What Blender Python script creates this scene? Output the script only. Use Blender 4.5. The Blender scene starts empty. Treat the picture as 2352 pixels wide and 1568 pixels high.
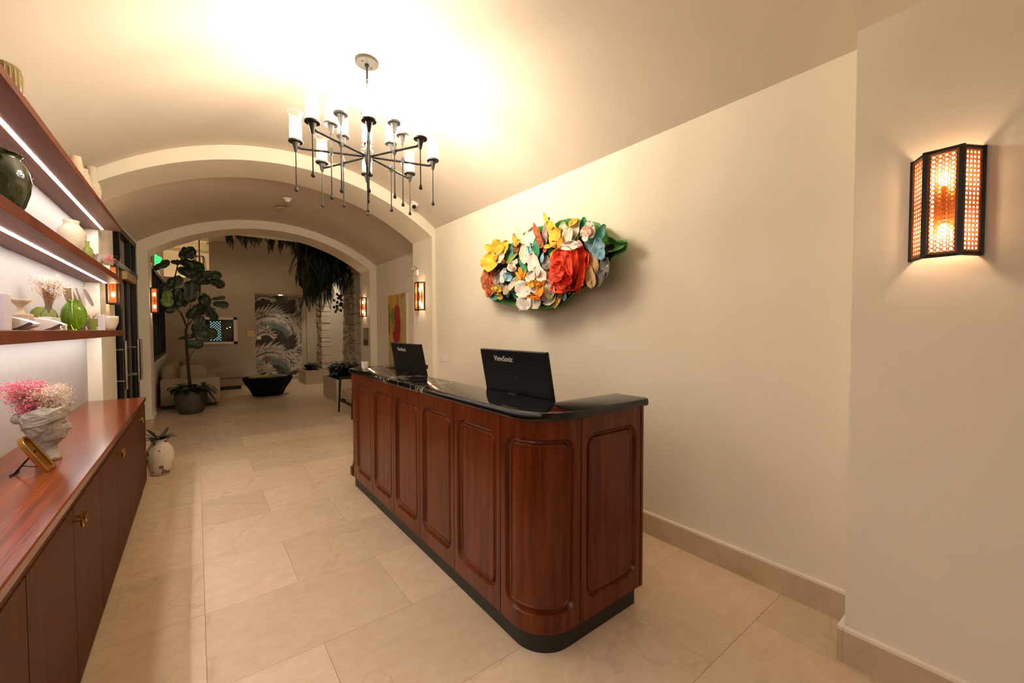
import bpy, math, random
from math import sin, cos, pi, radians, sqrt, atan2
from mathutils import Vector, Matrix, noise
random.seed(7)
S = bpy.context.scene
COL = S.collection
# ------------------------------------------------------------------ camera
H = 1.5
YAW, PITCH, ROLL, F = .6557, -.0290, -.0018, 942.1
fw = Vector((sin(YAW)*cos(PITCH), cos(YAW)*cos(PITCH), sin(PITCH)))
r0 = Vector((cos(YAW), -sin(YAW), 0)); u0 = r0.cross(fw)
rt = r0*cos(ROLL)+u0*sin(ROLL); up = -r0*sin(ROLL)+u0*cos(ROLL)
CAM = Vector((0, 0, H))
cd = bpy.data.cameras.new('camera'); cam = bpy.data.objects.new('camera', cd); COL.objects.link(cam)
m = Matrix((rt, up, -fw)).transposed().to_4x4(); m.translation = CAM
cam.matrix_world = m
cd.sensor_width = 36; cd.lens = 36*F/2352; cd.clip_start = .02
S.camera = cam

def at(px, py, ax, val):
    """real-world point seen at photo pixel (px,py) on the plane ax=val"""
    d = fw*F+rt*(px-1176)-up*(py-784)
    i = 'xyz'.index(ax)
    return CAM+d*((val-CAM[i])/d[i])
# ------------------------------------------------------------------ world, view
w = bpy.data.worlds.new('night'); S.world = w; w.use_nodes = True
w.node_tree.nodes['Background'].inputs[0].default_value = (.55, .45, .36, 1)
w.node_tree.nodes['Background'].inputs[1].default_value = .02
S.view_settings.view_transform = 'Standard'; S.view_settings.look = 'None'
S.view_settings.gamma = 1; S.view_settings.use_curve_mapping = False
S.view_settings.exposure = 0.0
BULB = 720.0      # chandelier bulb emission
SCON = 260.0      # sconce bulb emission
LEDS = 62.0       # shelf strip emission
WARM = (1, .89, .71); WARM2 = (1, .70, .42)
# ------------------------------------------------------------------ materials
def nodes(m):
    m.use_nodes = True
    nt = m.node_tree
    return nt, nt.nodes, nt.links
def mat(name, col, rough=.5, metal=0, noise_s=0, noise_a=.1, bump=0, bump_s=30, coat=0, emit=None, es=0, trans=0, ior=1.45, scale=(1, 1, 1), sub=0, spec=None, rnd=0):
    m = bpy.data.materials.new(name); nt, N, L = nodes(m)
    b = N['Principled BSDF']
    b.inputs['Base Color'].default_value = (*col, 1)
    b.inputs['Roughness'].default_value = rough
    b.inputs['Metallic'].default_value = metal
    b.inputs['IOR'].default_value = ior
    if spec is not None: b.inputs['Specular IOR Level'].default_value = spec
    if coat: b.inputs['Coat Weight'].default_value = coat; b.inputs['Coat Roughness'].default_value = .08
    if trans: b.inputs['Transmission Weight'].default_value = trans
    if sub: b.inputs['Subsurface Weight'].default_value = sub; b.inputs['Subsurface Scale'].default_value = .02
    if emit: b.inputs['Emission Color'].default_value = (*emit, 1); b.inputs['Emission Strength'].default_value = es
    if noise_s or bump:
        tc = N.new('ShaderNodeTexCoord'); mp = N.new('ShaderNodeMapping'); mp.inputs['Scale'].default_value = scale
        L.new(tc.outputs['Object'], mp.inputs[0])
    if noise_s:
        n = N.new('ShaderNodeTexNoise'); n.inputs['Scale'].default_value = noise_s; n.inputs['Detail'].default_value = 6
        L.new(mp.outputs[0], n.inputs['Vector'])
        mr = N.new('ShaderNodeMapRange'); mr.inputs['From Min'].default_value = .3; mr.inputs['From Max'].default_value = .7
        mr.inputs['To Min'].default_value = 1-noise_a; mr.inputs['To Max'].default_value = 1+noise_a
        L.new(n.outputs['Fac'], mr.inputs['Value'])
        mx = N.new('ShaderNodeVectorMath'); mx.operation = 'SCALE'; mx.inputs[0].default_value = col
        L.new(mr.outputs[0], mx.inputs['Scale'])
        out = mx.outputs[0]
        if rnd:
            oi = N.new('ShaderNodeObjectInfo'); m2 = N.new('ShaderNodeMapRange')
            m2.inputs['To Min'].default_value = 1-rnd; m2.inputs['To Max'].default_value = 1+rnd
            L.new(oi.outputs['Random'], m2.inputs['Value'])
            mx2 = N.new('ShaderNodeVectorMath'); mx2.operation = 'SCALE'
            L.new(out, mx2.inputs[0]); L.new(m2.outputs[0], mx2.inputs['Scale']); out = mx2.outputs[0]
        L.new(out, b.inputs['Base Color'])
    if bump:
        n2 = N.new('ShaderNodeTexNoise'); n2.inputs['Scale'].default_value = bump_s; n2.inputs['Detail'].default_value = 5
        L.new(mp.outputs[0], n2.inputs['Vector'])
        bp = N.new('ShaderNodeBump'); bp.inputs['Strength'].default_value = bump; bp.inputs['Distance'].default_value = .01
        L.new(n2.outputs['Fac'], bp.inputs['Height']); L.new(bp.outputs[0], b.inputs['Normal'])
    return m
def emitmat(name, col, s):
    m = bpy.data.materials.new(name); nt, N, L = nodes(m)
    N.remove(N['Principled BSDF']); e = N.new('ShaderNodeEmission')
    e.inputs[0].default_value = (*col, 1); e.inputs[1].default_value = s
    L.new(e.outputs[0], N['Material Output'].inputs[0]); return m
def woodmat(name, c1, c2, rough, scale, coat=.3, rnd=.06, spec=.25):
    m = bpy.data.materials.new(name); nt, N, L = nodes(m); b = N['Principled BSDF']
    tc = N.new('ShaderNodeTexCoord'); mp = N.new('ShaderNodeMapping'); mp.inputs['Scale'].default_value = scale
    oi = N.new('ShaderNodeObjectInfo'); ad = N.new('ShaderNodeVectorMath'); ad.operation = 'ADD'
    mu = N.new('ShaderNodeMath'); mu.operation = 'MULTIPLY'; mu.inputs[1].default_value = 9
    L.new(oi.outputs['Random'], mu.inputs[0])
    L.new(tc.outputs['Object'], ad.inputs[0]); L.new(mu.outputs[0], ad.inputs[1]); L.new(ad.outputs[0], mp.inputs[0])
    n = N.new('ShaderNodeTexNoise'); n.inputs['Scale'].default_value = 1; n.inputs['Detail'].default_value = 8; n.inputs['Roughness'].default_value = .6; n.inputs['Distortion'].default_value = .05
    L.new(mp.outputs[0], n.inputs['Vector'])
    n3 = N.new('ShaderNodeTexNoise'); n3.inputs['Scale'].default_value = 6; n3.inputs['Detail'].default_value = 3
    L.new(mp.outputs[0], n3.inputs['Vector'])
    am = N.new('ShaderNodeMath'); am.operation = 'MULTIPLY_ADD'; am.inputs[1].default_value = .3; L.new(n3.outputs['Fac'], am.inputs[0]); L.new(n.outputs['Fac'], am.inputs[2])
    cr = N.new('ShaderNodeValToRGB'); cr.color_ramp.elements[0].position = .42; cr.color_ramp.elements[1].position = .85
    cr.color_ramp.elements[0].color = (*c1, 1); cr.color_ramp.elements[1].color = (*c2, 1)
    L.new(am.outputs[0], cr.inputs[0])
    L.new(cr.outputs[0], b.inputs['Base Color'])
    b.inputs['Roughness'].default_value = rough; b.inputs['Coat Weight'].default_value = coat; b.inputs['Coat Roughness'].default_value = .10; b.inputs['Specular IOR Level'].default_value = spec
    return m
def stonemat(name, c1, c2, rough, s=3, veins=True, seed_w=0, rnd=.05):
    m = bpy.data.materials.new(name); nt, N, L = nodes(m); b = N['Principled BSDF']
    tc = N.new('ShaderNodeTexCoord'); oi = N.new('ShaderNodeObjectInfo')
    mu = N.new('ShaderNodeMath'); mu.operation = 'MULTIPLY'; mu.inputs[1].default_value = 37
    L.new(oi.outputs['Random'], mu.inputs[0])
    ad = N.new('ShaderNodeVectorMath'); ad.operation = 'ADD'; L.new(tc.outputs['Object'], ad.inputs[0]); L.new(mu.outputs[0], ad.inputs[1])
    mp = N.new('ShaderNodeMapping'); mp.inputs['Scale'].default_value = (.9, 1.15, 1); L.new(ad.outputs[0], mp.inputs[0])
    n = N.new('ShaderNodeTexNoise'); n.inputs['Scale'].default_value = s; n.inputs['Detail'].default_value = 9; n.inputs['Roughness'].default_value = .68; n.inputs['Distortion'].default_value = .5
    L.new(mp.outputs[0], n.inputs['Vector'])
    cr = N.new('ShaderNodeValToRGB'); cr.color_ramp.elements[0].position = .22; cr.color_ramp.elements[1].position = .66
    cr.color_ramp.elements[0].color = (*c1, 1); cr.color_ramp.elements[1].color = (*c2, 1)
    L.new(n.outputs['Fac'], cr.inputs[0]); out = cr.outputs[0]
    if veins:
        n2 = N.new('ShaderNodeTexNoise'); n2.inputs['Scale'].default_value = .7; n2.inputs['Detail'].default_value = 7; n2.inputs['Distortion'].default_value = .3
        L.new(ad.outputs[0], n2.inputs['Vector'])
        a = N.new('ShaderNodeMath'); a.operation = 'SUBTRACT'; a.inputs[1].default_value = .5; L.new(n2.outputs['Fac'], a.inputs[0])
        a2 = N.new('ShaderNodeMath'); a2.operation = 'ABSOLUTE'; L.new(a.outputs[0], a2.inputs[0])
        mr = N.new('ShaderNodeMapRange'); mr.inputs['From Min'].default_value = 0; mr.inputs['From Max'].default_value = .006; mr.inputs['To Min'].default_value = .20; mr.inputs['To Max'].default_value = 0
        L.new(a2.outputs[0], mr.inputs['Value'])
        mx = N.new('ShaderNodeMix'); mx.data_type = 'RGBA'; L.new(mr.outputs[0], mx.inputs['Factor']); L.new(out, mx.inputs[6]); mx.inputs[7].default_value = (c1[0]*.45, c1[1]*.4, c1[2]*.35, 1)
        out = mx.outputs[2]
    mr2 = N.new('ShaderNodeMapRange'); mr2.inputs['To Min'].default_value = 1-rnd; mr2.inputs['To Max'].default_value = 1+rnd; L.new(oi.outputs['Random'], mr2.inputs['Value'])
    sc = N.new('ShaderNodeVectorMath'); sc.operation = 'SCALE'; L.new(out, sc.inputs[0]); L.new(mr2.outputs[0], sc.inputs['Scale'])
    L.new(sc.outputs[0], b.inputs['Base Color']); b.inputs['Roughness'].default_value = rough
    return m
M = {}
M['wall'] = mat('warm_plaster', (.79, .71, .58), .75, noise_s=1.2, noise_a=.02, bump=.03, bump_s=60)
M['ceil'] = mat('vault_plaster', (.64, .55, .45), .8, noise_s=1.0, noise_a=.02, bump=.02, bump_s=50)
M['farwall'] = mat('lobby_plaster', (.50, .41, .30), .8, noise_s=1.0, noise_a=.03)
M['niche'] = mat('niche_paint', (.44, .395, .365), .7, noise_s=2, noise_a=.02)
M['tile'] = stonemat('limestone_tile', (.63, .46, .30), (.74, .575, .41), .24, 11, rnd=.09)
M['base'] = stonemat('limestone_base', (.46, .33, .20), (.60, .46, .31), .3, 6)
M['grout'] = mat('grout', (.30, .23, .16), .8)
M['capwhite'] = mat('cream_cap', (.85, .76, .64), .5)
M['wood'] = woodmat('mahogany_upright', (.055, .0075, .0018), (.18, .033, .0050), .28, (26, 26, 1.6), coat=.10)
M['woodh'] = woodmat('mahogany_top', (.075, .010, .003), (.30, .058, .012), .17, (30, .7, 8), coat=.1, spec=.28)
M['shelfw'] = woodmat('mahogany_shelf', (.10, .019, .007), (.19, .048, .021), .45, (30, 2.0, 8), coat=0)
M['woodside'] = woodmat('sideboard_door', (.060, .014, .0030), (.105, .029, .0065), .5, (26, 26, 1.2), coat=0, spec=.12)
M['plinth'] = mat('black_plinth', (.012, .012, .009), .45)
M['black'] = mat('black_metal', (.010, .009, .008), .4, metal=.3)
M['blackp'] = mat('black_plastic', (.005, .005, .005), .4, spec=.3)
M['screen'] = mat('screen', (.01, .01, .012), .15)
M['iron'] = mat('dark_iron', (.028, .024, .020), .5, metal=.3)
M['nickel'] = mat('nickel_canopy', (.085, .075, .06), .55)
M['steel'] = mat('brushed_steel', (.55, .50, .44), .28, metal=1)
M['brass'] = mat('aged_brass', (.50, .29, .085), .25, metal=1, noise_s=20, noise_a=.15)
M['brassd'] = mat('dark_brass', (.38, .20, .05), .35, metal=1)
M['goldp'] = mat('gold_plate', (.55, .38, .14), .45, metal=.5)
M['white'] = mat('white_plastic', (.78, .74, .68), .45)
M['cane'] = mat('woven_cane', (.34, .095, .020), .6, noise_s=60, noise_a=.2)
def _tl():
    nt, N, L = nodes(M['cane']); tr = N.new('ShaderNodeBsdfTranslucent'); tr.inputs[0].default_value = (.30, .070, .012, 1); mx = N.new('ShaderNodeMixShader'); mx.inputs[0].default_value = .25
    L.new(N['Principled BSDF'].outputs[0], mx.inputs[1]); L.new(tr.outputs[0], mx.inputs[2]); L.new(mx.outputs[0], N['Material Output'].inputs[0])
_tl()
M['caneframe'] = mat('cane_frame', (.014, .010, .007), .4)
M['canewood'] = mat('cane_edge', (.22, .085, .03), .5)
M['sofa'] = mat('cream_boucle', (.36, .275, .18), .9, noise_s=80, noise_a=.06, bump=.25, bump_s=120)
M['pot'] = mat('grey_concrete', (.065, .056, .043), .85, noise_s=12, noise_a=.25, bump=.5, bump_s=25)
M['bark'] = mat('bark', (.030, .020, .013), .8)
M['figleaf'] = mat('fig_leaf', (.018, .034, .009), .42, noise_s=9, noise_a=.3, rnd=.3)
M['figleaf2'] = mat('fig_leaf_bright', (.09, .17, .02), .42, noise_s=12, noise_a=.4)
M['fern'] = mat('fern_leaf', (.014, .024, .008), .6, noise_s=6, noise_a=.35, rnd=.35)
M['dkleaf'] = mat('glossy_leaf', (.010, .020, .007), .35, noise_s=9, noise_a=.3)
M['stone'] = stonemat('coral_stone', (.26, .20, .13), (.46, .37, .25), .85, 7, veins=False, rnd=.18)
M['stonew'] = mat('coral_white', (.62, .54, .44), .85, noise_s=8, noise_a=.12, bump=.4, bump_s=30)
M['planter'] = stonemat('travertine', (.40, .31, .20), (.52, .42, .29), .5, 3, rnd=.03)
M['soil'] = mat('soil', (.02, .014, .01), .95)
M['tableb'] = mat('charred_wood', (.003, .0025, .0025), .85, bump=.5, bump_s=18, spec=.2)
M['tglass'] = mat('table_top', (.10, .08, .06), .12)
M['cream'] = mat('cream_clay', (.62, .52, .40), .75, noise_s=14, noise_a=.08, bump=.3, bump_s=35, scale=(1, 1, 6))
M['papier'] = mat('papier_mache', (.62, .47, .33), .85, noise_s=10, noise_a=.12, bump=.5, bump_s=20)
M['ggreen'] = mat('green_glaze', (.020, .026, .008), .12, noise_s=5, noise_a=.7, coat=.6)
M['gglass'] = mat('green_glass', (.20, .36, .02), .05, noise_s=0, trans=.55, ior=1.35, coat=.5)
M['gglass2'] = mat('pale_green_glass', (.42, .50, .12), .08, trans=.6, ior=1.3)
M['clear'] = mat('clear_glass', (.95, .93, .88), .03, trans=.95, ior=1.2)
M['paper'] = mat('white_paper', (.80, .74, .72), .6)
M['lav'] = mat('lavender_card', (.66, .60, .66), .6)
M['tanb'] = mat('tan_board', (.52, .38, .26), .7, noise_s=10, noise_a=.12, scale=(8, 8, 1))
M['soleb'] = mat('brown_edge', (.10, .04, .03), .6)
M['plaster'] = mat('aged_plaster', (.38, .33, .27), .85, noise_s=12, noise_a=.3, bump=.8, bump_s=40)
M['pink'] = mat('dried_pink', (.70, .10, .20), .8, noise_s=30, noise_a=.3)
M['pinkl'] = mat('dried_blush', (.75, .32, .34), .8)
M['dcream'] = mat('dried_cream', (.72, .55, .38), .85)
M['dstem'] = mat('dry_stem', (.28, .13, .06), .8)
M['wicker'] = mat('wicker', (.45, .30, .15), .8, bump=.6, bump_s=60)
M['amber'] = mat('ribbed_amber', (.20, .13, .035), .22, noise_s=3, noise_a=.3, coat=.4)
M['led'] = emitmat('led_strip', (1, .94, .90), LEDS)
M['bulb'] = emitmat('bulb_warm', WARM, BULB)
M['sbulb'] = emitmat('sconce_bulb', WARM2, SCON)
M['pbulb'] = emitmat('pendant_bulb', WARM2, 90)
M['green_e'] = emitmat('exit_green', (.04, 1, .12), 2.6)
M['spot'] = emitmat('downlight', (1, .78, .50), 12)
M['exitface'] = mat('exit_face', (.30, .30, .26), .4)
M['silver'] = mat('silver', (.7, .68, .66), .12, metal=1)
def glass_thin(name, tint, refl=.12, rough=.02):
    m = bpy.data.materials.new(name); nt, N, L = nodes(m); N.remove(N['Principled BSDF'])
    t = N.new('ShaderNodeBsdfTransparent'); t.inputs[0].default_value = (*tint, 1)
    g = N.new('ShaderNodeBsdfGlossy'); g.inputs['Roughness'].default_value = rough
    fz = N.new('ShaderNodeFresnel'); fz.inputs[0].default_value = 1.22
    ad = N.new('ShaderNodeMath'); ad.operation = 'ADD'; ad.inputs[1].default_value = refl-.04; ad.use_clamp = True
    L.new(fz.outputs[0], ad.inputs[0])
    mx = N.new('ShaderNodeMixShader'); L.new(ad.outputs[0], mx.inputs[0]); L.new(t.outputs[0], mx.inputs[1]); L.new(g.outputs[0], mx.inputs[2])
    L.new(mx.outputs[0], N['Material Output'].inputs[0]); return m
M['pane'] = glass_thin('window_pane', (.75, .8, .75), .06)
def seeded():
    m = bpy.data.materials.new('seeded_glass'); nt, N, L = nodes(m); N.remove(N['Principled BSDF'])
    t = N.new('ShaderNodeBsdfTransparent'); t.inputs[0].default_value = (.97, .96, .94, 1)
    d = N.new('ShaderNodeBsdfTranslucent'); d.inputs[0].default_value = (.95, .92, .85, 1)
    g = N.new('ShaderNodeBsdfGlossy'); g.inputs['Roughness'].default_value = .1
    tc = N.new('ShaderNodeTexCoord'); v = N.new('ShaderNodeTexVoronoi'); v.inputs['Scale'].default_value = 160
    L.new(tc.outputs['Object'], v.inputs['Vector'])
    mr = N.new('ShaderNodeMapRange'); mr.inputs['From Min'].default_value = .15; mr.inputs['From Max'].default_value = .45
    mr.inputs['To Min'].default_value = .09; mr.inputs['To Max'].default_value = .012; L.new(v.outputs['Distance'], mr.inputs['Value'])
    mx = N.new('ShaderNodeMixShader'); L.new(mr.outputs[0], mx.inputs[0]); L.new(t.outputs[0], mx.inputs[1]); L.new(d.outputs[0], mx.inputs[2])
    lw = N.new('ShaderNodeLayerWeight'); lw.inputs[0].default_value = .16
    m2 = N.new('ShaderNodeMixShader'); L.new(lw.outputs['Facing'], m2.inputs[0]); L.new(mx.outputs[0], m2.inputs[1]); L.new(g.outputs[0], m2.inputs[2])
    L.new(m2.outputs[0], N['Material Output'].inputs[0]); return m
M['seed'] = seeded()
def counter_mat():
    m = bpy.data.materials.new('black_marble'); nt, N, L = nodes(m); b = N['Principled BSDF']
    b.inputs['Roughness'].default_value = .07
    tc = N.new('ShaderNodeTexCoord')
    sp = N.new('ShaderNodeSeparateXYZ'); L.new(tc.outputs['Object'], sp.inputs[0])
    n = N.new('ShaderNodeTexNoise'); n.inputs['Scale'].default_value = 2.6; n.inputs['Detail'].default_value = 3; n.inputs['Distortion'].default_value = .6
    mp = N.new('ShaderNodeMapping'); mp.inputs['Rotation'].default_value = (0, 0, .5); mp.inputs['Scale'].default_value = (.7, 1.8, 1)
    L.new(tc.outputs['Object'], mp.inputs[0]); L.new(mp.outputs[0], n.inputs['Vector'])
    a = N.new('ShaderNodeMath'); a.operation = 'SUBTRACT'; a.inputs[1].default_value = .5; L.new(n.outputs['Fac'], a.inputs[0])
    a2 = N.new('ShaderNodeMath'); a2.operation = 'ABSOLUTE'; L.new(a.outputs[0], a2.inputs[0])
    mr = N.new('ShaderNodeMapRange'); mr.inputs['From Min'].default_value = .004; mr.inputs['From Max'].default_value = .009; mr.inputs['To Min'].default_value = 1; mr.inputs['To Max'].default_value = 0
    L.new(a2.outputs[0], mr.inputs['Value'])
    # the veined stretch of the slab
    b1 = N.new('ShaderNodeMath'); b1.operation = 'SUBTRACT'; b1.inputs[1].default_value = 2.85; L.new(sp.outputs['Y'], b1.inputs[0])
    b2 = N.new('ShaderNodeMath'); b2.operation = 'ABSOLUTE'; L.new(b1.outputs[0], b2.inputs[0])
    b3 = N.new('ShaderNodeMapRange'); b3.inputs['From Min'].default_value = .25; b3.inputs['From Max'].default_value = .55; b3.inputs['To Min'].default_value = 1; b3.inputs['To Max'].default_value = 0
    L.new(b2.outputs[0], b3.inputs['Value'])
    mu = N.new('ShaderNodeMath'); mu.operation = 'MULTIPLY'; L.new(mr.outputs[0], mu.inputs[0]); L.new(b3.outputs[0], mu.inputs[1])
    mx = N.new('ShaderNodeMix'); mx.data_type = 'RGBA'; L.new(mu.outputs[0], mx.inputs['Factor'])
    mx.inputs[6].default_value = (.006, .006, .006, 1); mx.inputs[7].default_value = (.6, .55, .5, 1)
    L.new(mx.outputs[2], b.inputs['Base Color']); return m
M['marble'] = counter_mat()
# ------------------------------------------------------------------ mesh helpers
class MB:
    def __init__(s): s.v = []; s.f = []; s.mi = []
    def add(s, vs, fs, mi=0, mat4=None):
        o = len(s.v)
        for p in vs:
            p = Vector(p)
            if mat4 is not None: p = mat4 @ p
            s.v.append(tuple(p))
        for f in fs: s.f.append(tuple(i+o for i in f)); s.mi.append(mi)
        return s
    def box(s, x0, x1, y0, y1, z0, z1, mi=0, mat4=None):
        return s.add([(x0, y0, z0), (x1, y0, z0), (x1, y1, z0), (x0, y1, z0), (x0, y0, z1), (x1, y0, z1), (x1, y1, z1), (x0, y1, z1)],
                     [(0, 3, 2, 1), (4, 5, 6, 7), (0, 1, 5, 4), (1, 2, 6, 5), (2, 3, 7, 6), (3, 0, 4, 7)], mi, mat4)
    def lathe(s, prof, n=24, mi=0, mat4=None, cap=True, warp=None):
        vs = []; fs = []
        for (r, z) in prof:
            for i in range(n):
                a = 2*pi*i/n; rr = r*(warp(a, z) if warp else 1)
                vs.append((rr*cos(a), rr*sin(a), z))
        for j in range(len(prof)-1):
            for i in range(n):
                k = (i+1) % n; fs.append((j*n+i, j*n+k, (j+1)*n+k, (j+1)*n+i))
        if cap:
            fs.append(tuple(range(n-1, -1, -1))); q = (len(prof)-1)*n; fs.append(tuple(range(q, q+n)))
        return s.add(vs, fs, mi, mat4)
    def tube(s, pts, r, n=8, mi=0, cap=True):
        pts = [Vector(p) for p in pts]; rs = r if isinstance(r, (list, tuple)) else [r]*len(pts)
        vs = []; fs = []; prev = None
        for i, p in enumerate(pts):
            t = (pts[min(i+1, len(pts)-1)]-pts[max(i-1, 0)])
            if t.length < 1e-9: t = Vector((0, 0, 1))
            t.normalize()
            a = prev if prev is not None else (Vector((1, 0, 0)) if abs(t.x) < .8 else Vector((0, 1, 0)))
            a = (a-t*a.dot(t)).normalized(); prev = a; b = t.cross(a)
            for k in range(n):
                g = 2*pi*k/n; vs.append(p+(a*cos(g)+b*sin(g))*rs[i])
        for i in range(len(pts)-1):
            for k in range(n):
                q = (k+1) % n; fs.append((i*n+k, i*n+q, (i+1)*n+q, (i+1)*n+k))
        if cap: fs.append(tuple(range(n-1, -1, -1))); q = (len(pts)-1)*n; fs.append(tuple(range(q, q+n)))
        return s.add(vs, fs, mi)
    def prism(s, outline, z0, z1, mi=0, mat4=None):
        n = len(outline); vs = [(x, y, z0) for x, y in outline]+[(x, y, z1) for x, y in outline]
        fs = [tuple(range(n-1, -1, -1)), tuple(range(n, 2*n))]+[(i, (i+1) % n, n+(i+1) % n, n+i) for i in range(n)]
        return s.add(vs, fs, mi, mat4)
    def build(s, name, mats, parent=None, smooth=False, loc=None, bevel=0, seg=2, angle=None):
        me = bpy.data.meshes.new(name); me.from_pydata(s.v, [], s.f)
        mats = mats if isinstance(mats, (list, tuple)) else [mats]
        for q in mats: me.materials.append(q)
        if len(mats) > 1: me.polygons.foreach_set('material_index', s.mi)
        if smooth: me.polygons.foreach_set('use_smooth', [True]*len(me.polygons))
        me.update()
        if smooth and angle: me.set_sharp_from_angle(angle=radians(angle))
        o = bpy.data.objects.new(name, me); COL.objects.link(o)
        if parent: o.parent = parent
        if loc is not None: o.location = loc
        if bevel:
            b = o.modifiers.new('bevel', 'BEVEL'); b.width = bevel; b.segments = seg; b.limit_method = 'ANGLE'; b.angle_limit = radians(40)
        return o
def thing(name, label, cat, loc=(0, 0, 0), rz=0, group=None):
    o = bpy.data.objects.new(name, None); COL.objects.link(o); o.empty_display_size = .1
    o.location = loc; o.rotation_euler = (0, 0, rz); o['label'] = label; o['category'] = cat
    if group: o['group'] = group
    return o
def tag(o, label, cat, group=None):
    o['label'] = label; o['category'] = cat
    if group: o['group'] = group
    return o
def struct(o): o['kind'] = 'structure'; return o
def copyo(o, parent=None, loc=None):
    c = o.copy(); COL.objects.link(c)
    for k in ('category',):
        if parent and k in c: del c[k]
    if parent: c.parent = parent
    if loc is not None: c.location = loc
    return c
def dup(root, loc, rz=0, label=None, group=None):
    r = root.copy(); COL.objects.link(r); r.location = loc; r.rotation_euler = (0, 0, rz)
    if label: r['label'] = label
    if group: r['group'] = group
    for ch in list(root.children):
        c = ch.copy(); COL.objects.link(c); c.parent = r
        for g in list(ch.children):
            d = g.copy(); COL.objects.link(d); d.parent = c
    return r
def T(x=0, y=0, z=0): return Matrix.Translation((x, y, z))
def R(a, ax): return Matrix.Rotation(a, 4, ax)
def text_mesh(txt, size, mat_, name, parent, mw, ext=.0004, shear=0, sx=1):
    c = bpy.data.curves.new(name, 'FONT'); c.body = txt; c.size = size; c.extrude = ext; c.offset = size*.012; c.shear = shear; c.align_x = 'CENTER'; c.align_y = 'CENTER'
    t = bpy.data.objects.new('tmp', c); COL.objects.link(t)
    dg = bpy.context.evaluated_depsgraph_get(); me = bpy.data.meshes.new_from_object(t.evaluated_get(dg))
    bpy.data.objects.remove(t)
    me.transform(mw @ Matrix.Diagonal((sx, 1, 1, 1))); me.materials.clear(); me.materials.append(mat_)
    o = bpy.data.objects.new(name, me); COL.objects.link(o); o.parent = parent
    return o
# ================================================================== STRUCTURE
XL, XR = -.73, 2.616
def arc(x0, x1, zs, rise, n=40):
    h = (x1-x0)/2; rad = (h*h+rise*rise)/(2*rise); cx = (x0+x1)/2; cz = zs+rise-rad
    a = math.asin(h/rad); out = []
    for i in range(n+1):
        t = -a+2*a*i/n; out.append((cx+rad*sin(t), cz+rad*cos(t)))
    return out
def vault(name, pts, y0, y1, mt):
    b = MB(); n = len(pts); top = max(z for x, z in pts)+.25
    vs = []
    for y in (y0, y1):
        for x, z in pts: vs.append((x, y, z))
    fs = [(i, i+1, n+i+1, n+i) for i in range(n-1)]
    o = len(vs); vs += [(pts[0][0], y0, top), (pts[-1][0], y0, top), (pts[-1][0], y1, top), (pts[0][0], y1, top)]
    fs += [(o, o+3, o+2, o+1), (*range(n-1, -1, -1), o, o+1), (*range(n, 2*n), o+2, o+3), (0, n, o+3, o), (n-1, o+1, o+2, 2*n-1)]
    b.add(vs, fs)
    ob = b.build(name, mt, smooth=True, angle=30); return struct(ob)
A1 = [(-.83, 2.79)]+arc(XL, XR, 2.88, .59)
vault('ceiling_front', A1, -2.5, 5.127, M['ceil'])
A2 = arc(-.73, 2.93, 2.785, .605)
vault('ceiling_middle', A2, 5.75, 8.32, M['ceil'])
vault('trim_arch_near', arc(-.73, 2.30, 2.79, .54), -.38, .525, M['wall'])
vault('trim_arch_middle', arc(-.73, 2.568, 2.765, .55), 5.127, 5.75, M['wall'])
vault('trim_arch_far', arc(-.56, 2.78, 2.70, .55), 8.3, 8.9, M['wall'])
def wallbox(name, *boxes, m='wall'):
    b = MB()
    for q in boxes: b.box(*q)
    return struct(b.build(name, M[m]))
wallbox('wall_right', (XR, XR+.15, -2.5, 5.2, 0, 3.2))
wallbox('wall_right_pier_near', (2.30, XR+.01, -.38, .525, 0, 3.45))
wallbox('wall_right_pier_middle', (2.568, 3.1, 5.127, 5.75, 0, 3.5))
wallbox('wall_right_middle', (2.914, 3.1, 5.74, 8.4, 0, 3.1))
wallbox('wall_right_pier_far', (2.78, 3.6, 8.3, 8.9, 0, 4.4))
wallbox('wall_back', (-.98, 2.8, -2.6, -2.5, 0, 3.6))
# left: niche, pier beside door, door wall
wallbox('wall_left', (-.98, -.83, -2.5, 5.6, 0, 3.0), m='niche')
pb = MB(); pb.prism([(-.98, 5.56), (-.73, 5.56), (-.725, 6.41), (-.98, 6.41)], 0, 3.2); struct(pb.build('wall_left_pier_niche', M['wall']))
wallbox('wall_left_pier_far', (-.98, -.56, 8.3, 8.9, 0, 4.4))
pb = MB(); pb.prism([(-.98, 6.41), (-.735, 6.41), (-.68, 8.3), (-.98, 8.3)], 2.78, 3.4); struct(pb.build('wall_left_over_door', M['wall']))
# walls above arches toward the lobby
wallbox('wall_lobby_front', (-.7, 2.9, 8.86, 8.9, 3.2, 4.4), m='farwall')
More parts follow.
